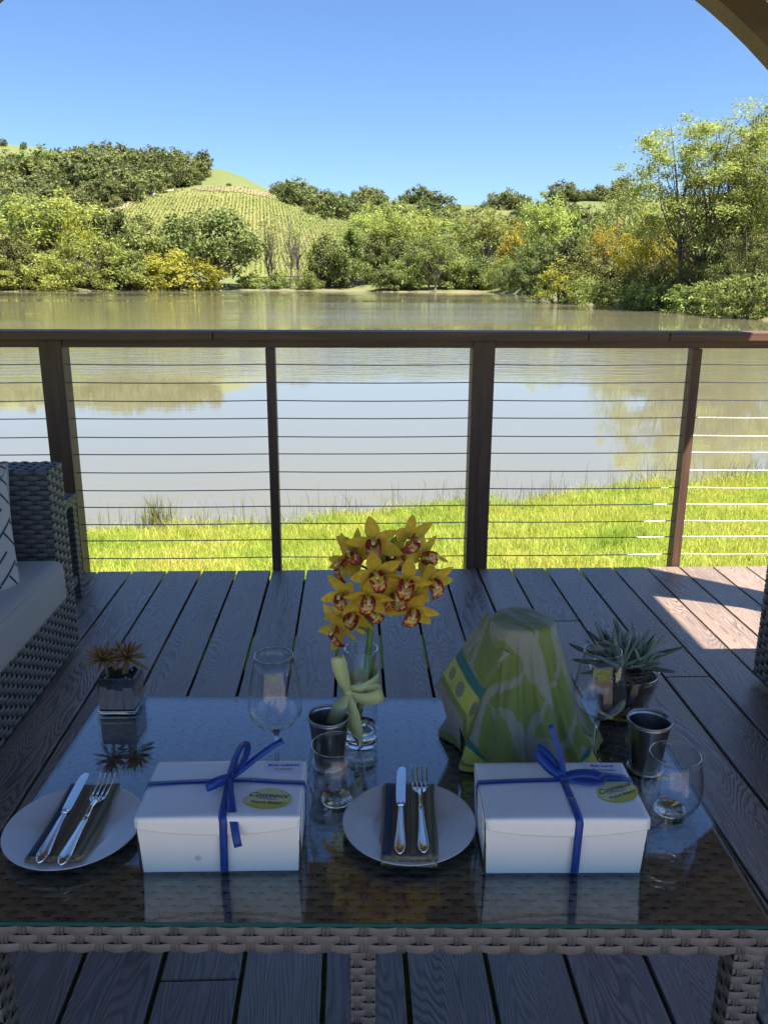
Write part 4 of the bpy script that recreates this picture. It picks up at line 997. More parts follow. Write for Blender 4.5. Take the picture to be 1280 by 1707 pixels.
        band('loop', [(0, 0, 0), (-.008, .018, .014), (-.032, .040, .040), (-.052, .040, .046), (-.044, .020, .026), (-.02, .006, .006), (-.002, 0, .002)], (.4, .3, .85), .013)
        band('tail', [(0, 0, .002), (.002, .014, .018), (-.006, .026, .040), (-.016, .036, .068)], (1, .1, -.1), rw*.8)
        band('loop', [(0, 0, .001), (.024, .000, .016), (.060, -.006, .016), (.078, -.026, .008), (.050, -.026, .002), (.022, -.010, .002), (.002, 0, .002)], (.1, .75, .45), .013)
        band('tail', [(0, 0, .001), (.03, .003, .008), (.06, .0, .007), (.094, -.002, .001)], (.1, .9, .2), rw)
        spots = [(kx+.002, -.028, zt_+.0012)]
    bk = MB().lathe([(0, -.004), (.005, -.0035), (.0065, 0), (.005, .0035), (0, .004)], 12, K+Vector((0, 0, .001))); bk.build('knot', M['blue'], bow, True)
    pm = MB()
    for sx_, sy_, sz_ in spots:
        for q in range(5): 
            a = q*1.256; pm.box((sx_+(q-2)*.0024, sy_+.0016*math.sin(a*2.2), sz_), (.0018, .0026, .0003), rz=a)
    pm.build('ribbon_emblem', M['gold'], o)
    # printed label at the back right corner
    lx, ly = W_/2-.034, D_/2-(.020 if kind == 1 else .0165)
    lb = MB().box((0, 0, 0), (.058, .030, .0003)).build('label', M['paper'], o, False, (lx, ly, H_+.0016))
    lb.rotation_euler = (0, 0, R(-1 if kind == 1 else -2))
    inst('lettering', text_mesh('BOX LUNCH' if kind == 1 else 'Box Lunch', .0082, M['inkb'], 0, .0003), lb, (0, .0065, .0004))
    inst('lettering', text_mesh('TURKEY' if kind == 1 else 'Portobello', .0082, M['inko'] if kind == 1 else M['inkb'], 0, .0001), lb, (.001, -.0045, .0004))
    # oval sticker
    sx0, sy0, ang = (.064, -.030, R(-6)) if kind == 1 else (.085, -.008, R(24))
    sk_ = empty('sticker', (sx0, sy0, H_+.0022), ang, o); a_, b_ = .036, .0245
    if kind == 2: a_, b_ = .034, .026
    def oval(a, b, z, lo=None):
        P_ = [(a*math.cos(2*pi*i/48), b*math.sin(2*pi*i/48), z) for i in range(48)]
        if lo is not None: P_ = [(x, min(y, lo+.004*math.sin(x*60)), z) for x, y, z in P_]
        return MB().add(P_, [tuple(range(48))])
    oval(a_, b_, 0).build('sticker_edge', M['sticker2'], sk_); oval(a_*.955, b_*.94, .0002).build('sticker_face', M['sticker'], sk_)
    oval(a_*.955, b_*.94, .0003, -.0105).build('sticker_base', M['sticker2'], sk_)
    inst('lettering', text_mesh('Costeaux', .0150, M['ink'], .45, .0001), sk_, (0, .0070, .0005))
    inst('lettering', text_mesh('French Bakery', .0078, M['ink'], .4, .0001), sk_, (.001, -.0100, .0005))
    MB().ribbon([(-.016, -.001, .0005), (-.006, .0005, .0005), (.006, -.002, .0005), (.017, -.0008, .0005)], [.001, .0034, .0034, .001], (0, 1, 0), .0001).build('wheat_emblem', M['inkv'], sk_)
    if kind == 1:
        MB().lathe([(0, .0004), (.0042, .0003), (.0046, 0)], 20).build('tuck_slot', pmat('card_emboss', (.6, .6, .62), .6), o, True, (-.031, -D_/2+fl*.75-.0006, .024), (R(90), 0, 0))
    return o
lunch_box((-.1905, 1.0735, T0), R(-.8), 'white lunch box marked TURKEY tied with blue ribbon, left of the centre plate', 1)
lunch_box((.298, 1.0545, T0), R(-1.6), 'white lunch box with a tall loose blue bow, right of the centre plate', 2)

# ------------------------------------------------------------------ plates, napkins, cutlery
def plate(loc, rz, label):
    pr_ = [(0, .004), (.050, .004), (.058, .0055), (.068, .0090), (.082, .0116), (.1010, .0145), (.1022, .0152), (.1020, .0164), (.1000, .0160), (.082, .0134), (.067, .0110), (.0565, .0078), (.049, .0062), (0, .006)]
    foot = [(.042, .004), (.042, 0), (.046, 0), (.0475, .004)]
    o = tag(empty('plate', loc, rz), label, 'plate')
    MB().lathe(pr_, 72).build('dish', M['china'], o, True); MB().lathe(foot, 48, closed=True).build('foot_ring', M['china'], o, True)
    return o
plate((.083, 1.0955, T0), 0, 'round white plate in the centre between the two lunch boxes')
plate((-.427, 1.102, T0), 0, 'round white plate at the left end of the table')
def napkin_mat():
    mt, t, out = newmat('striped_napkin'); L = t.links.new
    tc = N(t, 'TexCoord'); sp = N(t, 'SeparateXYZ'); L(tc.outputs['Object'], sp.inputs[0])
    mr = N(t, 'MapRange', i_From_Min=-.041, i_From_Max=.041); L(sp.outputs[0], mr.inputs[0])
    nv = (.045, .06, .13); br = (.27, .18, .10); sg = (.33, .36, .20); tn = (.42, .33, .20); gr = (.13, .17, .08)
    st = [(0, tn), (.03, nv), (.17, nv), (.19, br), (.30, tn), (.33, br), (.47, tn), (.50, br), (.53, sg), (.60, sg), (.62, br), (.80, br), (.83, tn), (.86, sg), (.91, gr), (.97, tn)]
    r = ramp(t, mr.outputs[0], st); r.color_ramp.interpolation = 'CONSTANT'
    wv = N(t, 'TexNoise', i_Scale=1200, i_Detail=1); L(tc.outputs['Object'], wv.inputs['Vector'])
    p = N(t, 'BsdfPrincipled', i_Roughness=.92); p.inputs['Sheen Weight'].default_value = .2
    mx = N(t, 'MixRGB', blend_type='MULTIPLY', i_0=.5); L(r.outputs[0], mx.inputs[1]); L(wv.outputs[0], mx.inputs[2]); L(mx.outputs[0], p.inputs['Base Color'])
    b = N(t, 'Bump', i_Strength=.5, i_Distance=.0006); L(wv.outputs[0], b.inputs['Height']); L(b.outputs[0], p.inputs['Normal'])
    L(p.outputs[0], out.inputs[0]); return mt
M['napkin'] = napkin_mat(); M['fringe'] = pmat('napkin_fringe', (.27, .22, .14), .95, var=.5, vscale=180, bump=1, bscale=300)
def napkin(loc, rz, label, ln=.176):
    o = tag(empty('napkin', loc, rz), label, 'napkin'); hw = .041; rj = random.Random(int(loc[0]*1000))
    mb = MB()
    for k, (z0, s_) in enumerate(((0, 1.0), (.0028, .985), (.0056, .97))):          # three folded layers
        def f(u, v):
            y = (v-.5)*ln; x = (u-.5)*2*hw*s_
            sag = -.0055*max(0, 1-(2*v-1)**2)+.0035*0; e = .0012*mnoise.noise(Vector((x*30, y*24, k)))
            return (x+.002*math.sin(v*5+k), y, z0+.0075+sag+e+.0012*math.cos(u*pi*2))
        mb.grid(f, 12, 20)
    cl = mb.build('cloth', M['napkin'], o, True); q = cl.modifiers.new('thickness', 'SOLIDIFY'); q.thickness = .0021; q.offset = 0
    fm = MB()                                                                       # crumpled fringe rolled at the near end
    for k in range(3):
        pts = [((i/16-.5)*2*hw*.98, -ln/2-.001-.003*k+.002*rj.random(), .0055+.0036*(2-k)*.6+.0022*rj.random()) for i in range(17)]
        fm.tube(pts, [.0028+.0012*rj.random() for _ in pts], 6)
    for i in range(44):
        x = rj.uniform(-hw, hw); fm.tube([(x, -ln/2, .007), (x+rj.gauss(0, .003), -ln/2-.006, .006+rj.gauss(0, .002)), (x+rj.gauss(0, .005), -ln/2-.010, .0035)], [.0011, .0009, .0006], 4)
    fm.build('fringe', M['fringe'], o, True)
    return o
NZ = T0+.0062
napkin((.083, 1.097, NZ), R(-4), 'striped navy and brown napkin on the centre plate')
napkin((-.427, 1.112, NZ), R(-2), 'striped navy and brown napkin on the left plate')

def knife(loc, rz, label, tilt=R(.6)):
    o = tag(empty('knife', loc, rz), label, 'knife'); o.rotation_euler = (tilt, 0, rz)
    mb = MB()                                                                       # blade: straight back, bellied edge, round tip
    n = 26; vs = []
    for i in range(n+1):
        t = i/n; y = .010+t*.108
        r_ = .0072*(.80+.2*min(1, t*9)); tip = math.sqrt(max(0, 1-max(0, (t-.84)/.16)**2))
        xr = r_*.98*(1 if t < .97 else tip**.3)*max(.12, tip**.35); xl = -r_*(1+.16*math.sin(pi*min(1, t*1.05)))*tip-(.0035*(1-tip))*-1
        th = .0011*(1-.45*t)
        vs += [(xl, y, -.0002), ((xl+xr)/2, y, -th), (xr, y, -th*.8), (xr, y, th*.8), ((xl+xr)/2, y, th), (xl, y, .0002)]
    mb.add(vs, [(i*6+j, i*6+(j+1) % 6, (i+1)*6+(j+1) % 6, (i+1)*6+j) for i in range(n) for j in range(6)]+[(5, 4, 3, 2, 1, 0), tuple(n*6+j for j in range(6))])
    mb.build('blade', M['silver'], o, 50.0, recalc=True)
    handle(o, 1.0); MB().lathe([(0, -.004), (.0052, -.004), (.0062, -.002), (.0050, 0), (.0062, .002), (.0052, .004), (0, .004)], 20).build('collar', M['silver'], o, True, (0, .0105, .0004), (R(90), 0, 0))
    return o
def handle(o, k, y0=.006, y1=-.102):
    """tapered flat handle with a raised thread border and rounded, fuller end"""
    n = 30; hv = []; bl, br_ = [], []
    for i in range(n+1):
        t = i/n; y = y0+(y1-y0)*t
        wd = (.0046+.0050*(max(0, t-.12)/.7)**1.4 if t < .82 else .0096*math.sqrt(max(.02, 1-((t-.82)/.18)**2)))*k; hz = .0031*k*(1+.35*t)*(1 if t < .9 else math.sqrt(max(.05, 1-((t-.9)/.1)**2)))
        for a in range(12): 
            c_, s_ = math.cos(2*pi*a/12), math.sin(2*pi*a/12); hv.append((wd*math.copysign(abs(c_)**.75, c_), y, hz*math.copysign(abs(s_)**.8, s_)))
        bl.append((-wd*.80, y, hz*.74)); br_.append((wd*.80, y, hz*.74))
    mb = MB().add(hv, [(i*12+j, i*12+(j+1) % 12, (i+1)*12+(j+1) % 12, (i+1)*12+j) for i in range(n) for j in range(12)]+[tuple(range(11, -1, -1)), tuple(n*12+j for j in range(12))])
    h_ = mb.build('handle', M['silver'], o, True, recalc=True)
    MB().tube(bl[2:-3]+br_[2:-3][::-1], .00075, 6).build('thread_border', M['silver'], h_, True)
def fork(loc, rz, label, tilt=R(-1)):
    o = tag(empty('fork', loc, rz), label, 'fork'); o.rotation_euler = (tilt, 0, rz)
    zc = lambda y: .0005+.0085*math.exp(-((y-.055)/.022)**2)*0+(.0060*math.sin(pi*min(1, max(0, (y-.02)/.085)))*-1+.0035 if y > .02 else .0035*max(0, y/.02))+.11*max(0, y-.06)
    mb = MB(); mb.tube([(0, y, zc(y)) for y in np.linspace(-.01, .040, 10)], [.0036]*2+[.0032]*4+[.0036, .0042, .0048, .0050], 8)
    def root(u, v):
        y = .034+.020*v; wd = .0045+.0080*min(1, v*1.5)**.7; x = (u-.5)*2*wd; return (x, y, zc(y)-.0012*(1-(2*u-1)**2)+.001)
    mb.grid(root, 10, 8)
    nk = mb.build('neck', M['silver'], o, True); q = nk.modifiers.new('thickness', 'SOLIDIFY'); q.thickness = .0014; q.offset = 0
    for k in range(4):
        x = (k-1.5)*.0070
        MB().tube([(x*(1+.02*i), y, zc(y)+.001) for i, y in enumerate(np.linspace(.051, .106, 9))], [.0024, .0023, .0021, .0020, .0018, .0017, .0015, .0012, .0006], 6).build('tine', M['silver'], o, True)
    handle(o, .98, -.006, -.112); return o
CZ = T0+.0218
knife((.071, 1.114, CZ), R(-4), 'silver table knife on the napkin of the centre plate')
fork((.103, 1.122, CZ), R(-2.5), 'silver fork on the napkin of the centre plate')
knife((-.446, 1.110, CZ+.001), R(0), 'silver table knife on the napkin of the left plate')
fork((-.410, 1.112, CZ), R(-1.5), 'silver fork on the napkin of the left plate')

# ------------------------------------------------------------------ glasses and cups
def stem_glass(loc, label):
    o = tag(empty('wine_glass', loc), label, 'wine glass'); o.scale = (.98, .98, .985 if loc[0] < 0 else .93)
    out_ = [(.0036, .082), (.0060, .088), (.018, .098), (.034, .110), (.0437, .124), (.0460, .136), (.0450, .152), (.0415, .180), (.0365, .208), (.0322, .2300)]
    inn = [(.0312, .2300), (.0354, .208), (.0404, .180), (.0438, .152), (.0447, .136), (.0424, .1255), (.033, .1125), (.018, .101), (0, .098)]
    MB().lathe([(0, .0875)]+out_[1:]+inn, 64).build('bowl', M['glass'], o, True)
    MB().lathe([(0, 0), (.034, 0), (.0345, .0008), (.030, .0018), (.012, .0042), (.0052, .010), (.0036, .022), (.0033, .05), (.0036, .078), (.0062, .0885), (0, .0886)], 40).build('stem', M['sglass'], o, True)
    MB().lathe([(.0312, .2298), (.0317, .2305), (.0322, .2298)], 64, closed=True).build('rim', M['sglass'], o, True)
    return o
stem_glass((-.131, 1.242, T0), 'tall stemmed wine glass behind the TURKEY lunch box')
stem_glass((.421, 1.272, T0), 'tall stemmed wine glass in front of the blue green succulent')
def tumbler(loc, label):
    o = tag(empty('stemless_glass', loc), label, 'stemless wine glass')
    out_ = [(0, 0), (.020, 0), (.027, .003), (.036, .012), (.0435, .026), (.0470, .042), (.0468, .056), (.0440, .075), (.0405, .094), (.0388, .104)]
    inn = [(.0378, .104), (.0394, .094), (.0428, .075), (.0456, .056), (.0458, .042), (.0424, .028), (.035, .015), (.026, .0075), (0, .006)]
    MB().lathe(out_+inn, 64).build('bowl', M['glass'], o, True)
    MB().lathe([(.0376, .1036), (.0383, .1045), (.0390, .1036)], 64, closed=True).build('rim', M['sglass'], o, True)
    MB().lathe([(0, .0004), (.019, .0004), (.025, .0032), (.025, .0066), (0, .0058)], 48).build('thick_base', M['sglass'], o, True)
    return o
tumbler((-.030, 1.172, T0), 'clear stemless glass in front of the pewter cup by the vase')
tumbler((.501, 1.128, T0), 'clear stemless glass at the right of the loose bowed lunch box')
def cup(loc, label):
    o = tag(empty('pewter_cup', loc), label, 'cup')
    MB().lathe([(0, .002), (.0245, .002), (.0250, .006), (.0262, .012), (.0300, .050), (.0350, .088), (.0362, .095), (.0350, .095), (.0338, .088), (.0290, .050), (.0252, .014), (0, .012)], 56).build('body', M['pewter'], o, True)
    MB().lathe([(.0345, .0945), (.0362, .0925), (.0380, .0948), (.0366, .0976), (.0348, .0968)], 56, closed=True).build('rim', M['pewter'], o, True)
    MB().lathe([(.020, 0), (.0300, 0), (.0318, .003), (.0300, .0062), (.0252, .0085), (.024, .004)], 56, closed=True).build('foot', M['pewter'], o, True)
    return o
cup((-.044, 1.277, T0), 'pewter cup between the vase and the left stemmed glass')
cup((.503, 1.247, T0), 'pewter cup at the right end of the table')

# ------------------------------------------------------------------ vase with orchids
VX, VY = .012, 1.342
vs_o = tag(empty('glass_vase', (VX, VY, T0)), 'clear cylinder vase tied with a lime satin bow', 'vase')
MB().lathe([(.0300, .012), (.0300, .190), (.0290, .1912), (.0280, .190), (.0280, .040)], 64).build('glass_body', M['glass'], vs_o, True)
MB().lathe([(.0281, .1900), (.0290, .1914), (.0301, .1900)], 64, closed=True).build('rim', M['sglass'], vs_o, True)
MB().lathe([(0, 0), (.026, 0), (.0292, .003), (.0298, .010), (.0298, .030), (.0275, .040), (.024, .0345), (.014, .031), (0, .030)], 64).build('thick_base', M['sglass'], vs_o, True)
MB().lathe([(.0278, .1205), (.0262, .1192), (0, .119)], 48).build('water', M['glass'], vs_o, True)
zb = .138
def rim_pt(a, z, r=.0312): return Vector((r*math.cos(a), r*math.sin(a), z))
A0 = R(-128)
bandp = [rim_pt(A0+2*pi*i/40, zb-.014+.026*(.5+.5*math.cos(2*pi*i/40+pi+A0+R(128)))*0+.022*(math.cos(A0+2*pi*i/40)*.5)) for i in range(41)]
MB().ribbon(bandp, .026, (0, 0, 1), .0006).build('ribbon_band', M['lime'], vs_o, True)
K = rim_pt(A0, zb-.018, .036)
def dc(ps, n=18):
    ps = [Vector(p) for p in ps]; o_ = []
    for i in range(n+1):
        q = ps[:]
        while len(q) > 1: q = [a.lerp(b, i/n) for a, b in zip(q, q[1:])]
        o_.append(K+q[0])
    return o_
bo = empty('bow', (0, 0, 0), 0, vs_o)
def bb(nm, ps, side, wd): MB().ribbon(dc(ps), wd, side, .0007).build(nm, M['lime'], bo, True)
def pw(w0, w1): return [w0+(w1-w0)*math.sin(pi*i/18)**.55 for i in range(19)]
bb('loop', [(0, 0, 0), (-.014, -.020, .030), (-.026, -.030, .082), (-.022, -.008, .104), (-.012, .004, .060), (0, 0, 0)], (1, .12, .3), pw(.008, .021))
bb('loop', [(0, 0, 0), (.020, -.022, -.012), (.062, -.030, -.004), (.082, -.010, .012), (.050, .004, .010), (0, 0, 0)], (-.25, .1, 1), pw(.008, .025))
bb('tail', [(0, 0, 0), (-.010, -.012, -.012), (-.022, -.016, -.036), (-.028, -.010, -.060)], (.9, -.3, .35), [.008+.020*min(1, i/9) for i in range(19)])
bb('tail', [(0, 0, 0), (.004, -.014, -.022), (.010, -.020, -.058), (.022, -.012, -.104)], (.95, -.3, .1), [.008+.018*min(1, i/8)-.020*max(0, (i-11)/7)**1.5 for i in range(19)])
MB().lathe([(0, -.008), (.007, -.006), (.0085, 0), (.007, .006), (0, .008)], 14).build('knot', M['lime'], bo, True, K, (R(20), R(70), 0))

spray = tag(empty('orchid_spray', (VX, VY, T0)), 'yellow orchid spray with red lipped blooms standing in the vase', 'orchid')
SP = [(-.008, .004, .045), (.004, .0, .11), (.014, -.002, .19), (.020, -.002, .26), (.030, -.002, .33), (.052, 0, .385), (.088, .002, .410)]
def curve(ps, n):
    ps = [Vector(p) for p in ps]; out_ = []
    for i in range(n+1):
        f = i/n*(len(ps)-1); k = min(int(f), len(ps)-2); t = f-k
        p0, p1, p2, p3 = ps[max(k-1, 0)], ps[k], ps[k+1], ps[min(k+2, len(ps)-1)]
        out_.append(.5*((2*p1)+(p2-p0)*t+(2*p0-5*p1+4*p2-p3)*t*t+(3*p1-p0-3*p2+p3)*t**3))
    return out_
sp = curve(SP, 40); MB().tube(sp, [.0072-.0045*i/40 for i in range(41)], 10).build('stem', M['stem'], spray, True)
MB().tube(curve([(-.004, .006, .05), (.016, .008, .12), (.020, .006, .17)], 10), [.003]*11, 8).build('leaf_sheath', M['stem'], spray, True)
# bloom prototype: faces +Z, +Y is up
def tepal(ln, wd, a, curl, z0, twist=0):
    mb = MB(); ca, sa = math.cos(a), math.sin(a)
    def f(u, v):
        w_ = wd*(math.sin(pi*min(1, .10+.90*v)**.85)**.75)*(1 if v < .97 else .6); x = (u-.5)*w_; r_ = .004+v*ln
        z = z0+curl*v*v*ln+.16*w_*(1-(2*u-1)**2)*-1*.6+.05*ln*math.sin(v*3)+twist*x*v
        return Vector((r_*ca-x*sa, r_*sa+x*ca, z))
    mb.grid(f, 8, 12); return mb
rb_ = random.Random(5)
def bloom_meshes(seed):
    q = random.Random(seed); L_ = []
    for a, ln, wd, z0 in ((90, .050, .026, -.002), (212, .049, .025, -.002), (328, .049, .025, -.002), (160, .046, .0225, .001), (20, .046, .0225, .001)):
        L_.append(tepal(ln*q.uniform(.93, 1.05), wd*q.uniform(.95, 1.08), R(a+q.uniform(-7, 7)), q.uniform(.0, .62), z0, q.uniform(-.45, .45)).mesh('tepal', M['tepal'], True))
    mb = MB(); ed = []
    def lip(u, v):                                                                  # trough with side lobes, ruffled curled front lobe
        w_ = (.010+.012*math.sin(min(1, v*1.7)*pi*.5)) if v < .6 else .022*math.sqrt(max(.03, 1-((v-.6)/.42)**2)); x = (u-.5)*w_
        up = (.62*(1-v)+.05)*w_*(2*u-1)**2*1.5
        if v < .6: y = -.002-.012*v; z = .004+.030*v
        else: t = (v-.6)/.4; y = -.0092-.020*t; z = .022+.004*math.sin(t*pi)-.008*t*t
        y += up; z += .0012*math.sin(u*17)*v
        return Vector((x, y, z))
    mb.grid(lambda u, v: Vector((lip(u, v).x*1.28, lip(u, v).y*1.05, lip(u, v).z*.95)), 14, 18); lm = mb.mesh('lip', M['lip'], True)
    at = lm.attributes.new('edge', 'FLOAT', 'POINT'); vals = []
    for i in range(15):
        for j in range(19):
            u, v = i/14, j/18; e_ = abs(2*u-1)**2.2; vals.append(max(e_*.9, max(0, (v-.60)/.4)**1.1, .45*(v < .3)))
    at.data.foreach_set('value', vals)
    cm_ = MB().tube([(0, .002, 0), (0, .006, .010), (0, .0055, .017), (0, .003, .021)], [.0034, .0040, .0042, .0030], 10).mesh('column', M['column'], True)
    an = MB().lathe([(0, -.0022), (.0018, -.0014), (.0023, 0), (.0016, .0016), (0, .0022)], 12, (0, .0028, .0222)).mesh('anther_cap', M['white'], True)
    return L_, lm, cm_, an
BM_ = [bloom_meshes(s) for s in (1, 2, 3, 4)]
blooms = [(.036, -.004, .836, (-.15, -1, .12), 8), (.096, .000, .842, (.55, -.8, -.05), -60), (.038, -.028, .788, (.10, -1, -.05), 14), (.090, -.028, .774, (-.15, -1, -.15), -6), (.132, -.006, .766, (.50, -.85, -.3), 18),
          (-.010, .004, .796, (-.9, -.42, -.05), 24), (-.016, -.018, .748, (-.5, -.9, -.1), 30), (.022, -.034, .750, (.1, -1, -.35), -12), (.100, -.022, .722, (-.05, -.9, -.5), -24), (-.024, -.010, .682, (-.75, -.7, -.3), 36),
          (.066, .012, .806, (.1, -1, .3), 40), (.060, .002, .738, (.4, -.9, -.2), -40), (.004, .008, .815, (-.6, -.8, .3), 60), (.118, .008, .806, (.7, -.6, .1), 75), (.074, -.024, .752, (.0, -1, -.3), 20), (-.002, .0, .705, (-.3, -.9, -.4), -35), (.030, .004, .712, (.3, -.9, -.4), 50)]
for i, (x, dy, z, d, roll) in enumerate(blooms):
    tp, lm, cm_, an = BM_[i % 4]
    loc = Vector((x-VX, dy, z-T0)); q = Vector(d).normalized().to_track_quat('Z', 'Y'); q = q @ Matrix.Rotation(R(roll), 4, 'Z').to_quaternion()
    fl = empty('bloom', loc, 0, spray); fl.rotation_mode = 'QUATERNION'; fl.rotation_quaternion = q; s = rb_.uniform(.88, 1.0); fl.scale = (s, s, s)
    for t_ in tp: inst('tepal', t_, fl)
    inst('lip', lm, fl); inst('column', cm_, fl); inst('anther_cap', an, fl)
    k = min(range(8, 41), key=lambda j: (sp[j]-loc).length+.25*max(0, sp[j].z-loc.z+.02)); s_ = sp[k]; e_ = loc-Vector(d).normalized()*.003
    MB().tube(dc([s_-K, (s_*.6+e_*.4)+Vector((0, .012, .010))-K, e_-K], 8), [.0022]*9, 7).build('flower_stalk', M['stem'], spray, True)
for p, t in (((-.006, .012, .352), (-.2, .2, 1)), ((.135, .01, .355), (1, -.2, -.5))):
    MB().tube([Vector(p)+Vector(t).normalized()*.018*i/6 for i in range(7)], [.0008, .0026, .0036, .0036, .003, .002, .0006], 8).build('bud', M['tepal'], spray, True)

# ------------------------------------------------------------------ cloth draped over a bucket
cloth_cols = dict(g=(.225, .275, .070), t=(.33, .33, .245), k=(.030, .185, .165), y=(.56, .56, .11), h=(.32, .28, .235), l=(.28, .28, .15))
def cloth_mat():
    mt, t, out = newmat('tea_towel'); L = t.links.new
    at = N(t, 'Attribute', attribute_name='print'); tc = N(t, 'TexCoord')
    wv = N(t, 'TexNoise', i_Scale=900, i_Detail=2); L(tc.outputs['Object'], wv.inputs['Vector'])
    mr = N(t, 'MapRange', i_To_Min=.78, i_To_Max=1.18); L(wv.outputs[0], mr.inputs[0])
    mx = N(t, 'MixRGB', blend_type='MULTIPLY', i_0=1.0); L(at.outputs['Color'], mx.inputs[1]); L(mr.outputs[0], mx.inputs[2])
    p = N(t, 'BsdfPrincipled', i_Roughness=.88); p.inputs['Sheen Weight'].default_value = .25; L(mx.outputs[0], p.inputs['Base Color'])
    b = N(t, 'Bump', i_Strength=.35, i_Distance=.0006); L(wv.outputs[0], b.inputs['Height'])
    n2 = N(t, 'TexNoise', i_Scale=19, i_Detail=6, i_Roughness=.6, i_Distortion=.8); L(tc.outputs['Object'], n2.inputs['Vector'])
    b2 = N(t, 'Bump', i_Strength=.8, i_Distance=.012); L(n2.outputs[0], b2.inputs['Height']); L(b.outputs[0], b2.inputs['Normal']); L(b2.outputs[0], p.inputs['Normal'])
    tr = N(t, 'BsdfTranslucent'); L(mx.outputs[0], tr.inputs[0]); ms = N(t, 'MixShader', i_0=.12); L(p.outputs[0], ms.inputs[1]); L(tr.outputs[0], ms.inputs[2]); L(ms.outputs[0], out.inputs[0]); return mt
M['towel'] = cloth_mat()
BX, BY = .292, 1.318
def lerp(a, b, t): return a+(b-a)*t
def print_col(u, v, hem):                     # u round, v down the cloth; hem: 0 none, else distance from hem 0..1
    if hem is not None:
        if hem < .09: return cloth_cols['h']
        if hem < .16: return cloth_cols['g']
        if hem < .40:
            for (a, b_, ra, rb2) in ((.22, .28, .10, .075), (.62, .27, .13, .085)):
                if ((u-a)/ra)**2+((hem-b_)/rb2)**2 < 1: return cloth_cols['l']
            return cloth_cols['y']
        if hem < .52: return cloth_cols['k']
    w1 = mnoise.noise(Vector((u*3.3+2, v*1.7, 1.3)))+.5*math.sin(u*9+v*5.2)
    w2 = abs(math.sin(u*6.1-v*4.4+1.2*mnoise.noise(Vector((u*2, v*2, 7)))))
    if w1 > .16 or w2 < .2: return cloth_cols['t']
    return cloth_cols['g']
V_, F_, C_l = [], [], []
NU, NV = 400, 180
ths = [(-2.62, .02), (-1.95, .018), (-1.22, .028), (-.62, .022), (.25, .016), (1.1, .014), (1.9, .015), (2.75, .012)]
def body(th, v):
    """v 0 crown centre .. 1 hem"""
    if v < .24:
        q_ = v/.24; r = .0535*math.sin(q_*pi/2)**.9; z = .7085-.013*(1-math.cos(q_*pi/2))**1.5-.0025*math.sin(th*2+1)*(v/.24); f = 0; s = 0
    else:
        s = (v-.24)/.76; z = lerp(.695, .4535, s**.95); f = s
        r = lerp(.0535, .136, s**1.3)+.010*math.sin(pi*s)*0
    if v > .17: r += .002
    ct = math.cos(th); st = math.sin(th)
    r *= 1+f*(.10*max(0, ct)-.02*max(0, -ct)-.16*max(0, -st)+.06*max(0, st))
    for a, am in ths:
        d_ = (th-a+pi) % (2*pi)-pi; r += am*f**1.1*math.exp(-(d_/.16)**2); r -= am*.55*f**1.1*math.exp(-((d_-.34)/.2)**2)
    for a, am in ((-1.02, .010), (-1.5, .007), (-1.86, .008), (-2.3, .006), (-.55, .008), (-.15, .007)):
        d_ = (th-a-.25*f+pi) % (2*pi)-pi; r += am*min(1, s*5)*math.exp(-(d_/.055)**2)
    d_ = (th+2.95+pi) % (2*pi)-pi; r -= .03*f*math.exp(-(d_/.38)**2)
    r += .0035*f*mnoise.noise(Vector((ct*5, st*5, z*22)))
    if v > .20 and v < .30: z -= .004*abs((v-.25)/.05)*0
    return Vector((BX+r*ct, BY+r*st, z+(.003*mnoise.noise(Vector((ct*3, st*3, 0))) if v > .9 else 0)))
for i in range(NU):
    th = -pi+2*pi*i/NU
    for j in range(NV+1):
        v = j/NV; V_.append(body(th, v)); s = max(0, (v-.24)/.76)
        hem = None; lowright = math.exp(-((th+.42)/.30)**2); lowleft = math.exp(-((th+2.62)/.26)**2); front = math.exp(-((th+1.5)/.55)**2)
        h_ = (1-s)*1.0/(.12+.42*max(lowright, lowleft*.75)) if max(lowright, lowleft) > .25 else None
        pv = V_[-1]; c_ = print_col((pv.x-BX)*7.5+.9*(pv.y-BY)*6, (pv.z-.45)*5.0+(pv.y-BY)*3, h_ if h_ is not None and h_ > .10 else (h_ if h_ is None else .2))
        if h_ is None and s > .88 and front > .2 and (math.sin(th*13) > .1): c_ = cloth_cols['l']
        C_l.append(c_)
for i in range(NU):
    i2 = (i+1) % NU
    for j in range(NV): F_.append((i*(NV+1)+j, i2*(NV+1)+j, i2*(NV+1)+j+1, i*(NV+1)+j+1))
# raised stiff corner of the cloth on the left: a tent of two panels
def patch(P00, P10, P01, P11, nu, nv, bulge, hemfn):
    b0 = len(V_); P00, P10, P01, P11 = map(Vector, (P00, P10, P01, P11))
    nrm = (P10-P00).cross(P01-P00).normalized()
    for i in range(nu+1):
        for j in range(nv+1):
            u, v = i/nu, j/nv; p = P00.lerp(P10, u).lerp(P01.lerp(P11, u), v)
            V_.append(p+nrm*bulge*math.sin(pi*u)*math.sin(pi*v)+nrm*.0025*mnoise.noise(p*30)); C_l.append(hemfn(u, v))
    for i in range(nu):
        for j in range(nv): F_.append((b0+i*(nv+1)+j, b0+(i+1)*(nv+1)+j, b0+(i+1)*(nv+1)+j+1, b0+i*(nv+1)+j+1))
patch((.236, 1.362, .698), (.146, 1.352, .560), (.253, 1.268, .668), (.178, 1.262, .533), 110, 60, .006, lambda u, v: print_col(v, u, (1-u)*1.02 if u > .46 else None) if u > .46 else print_col(v*.6+2, u*.7, None))
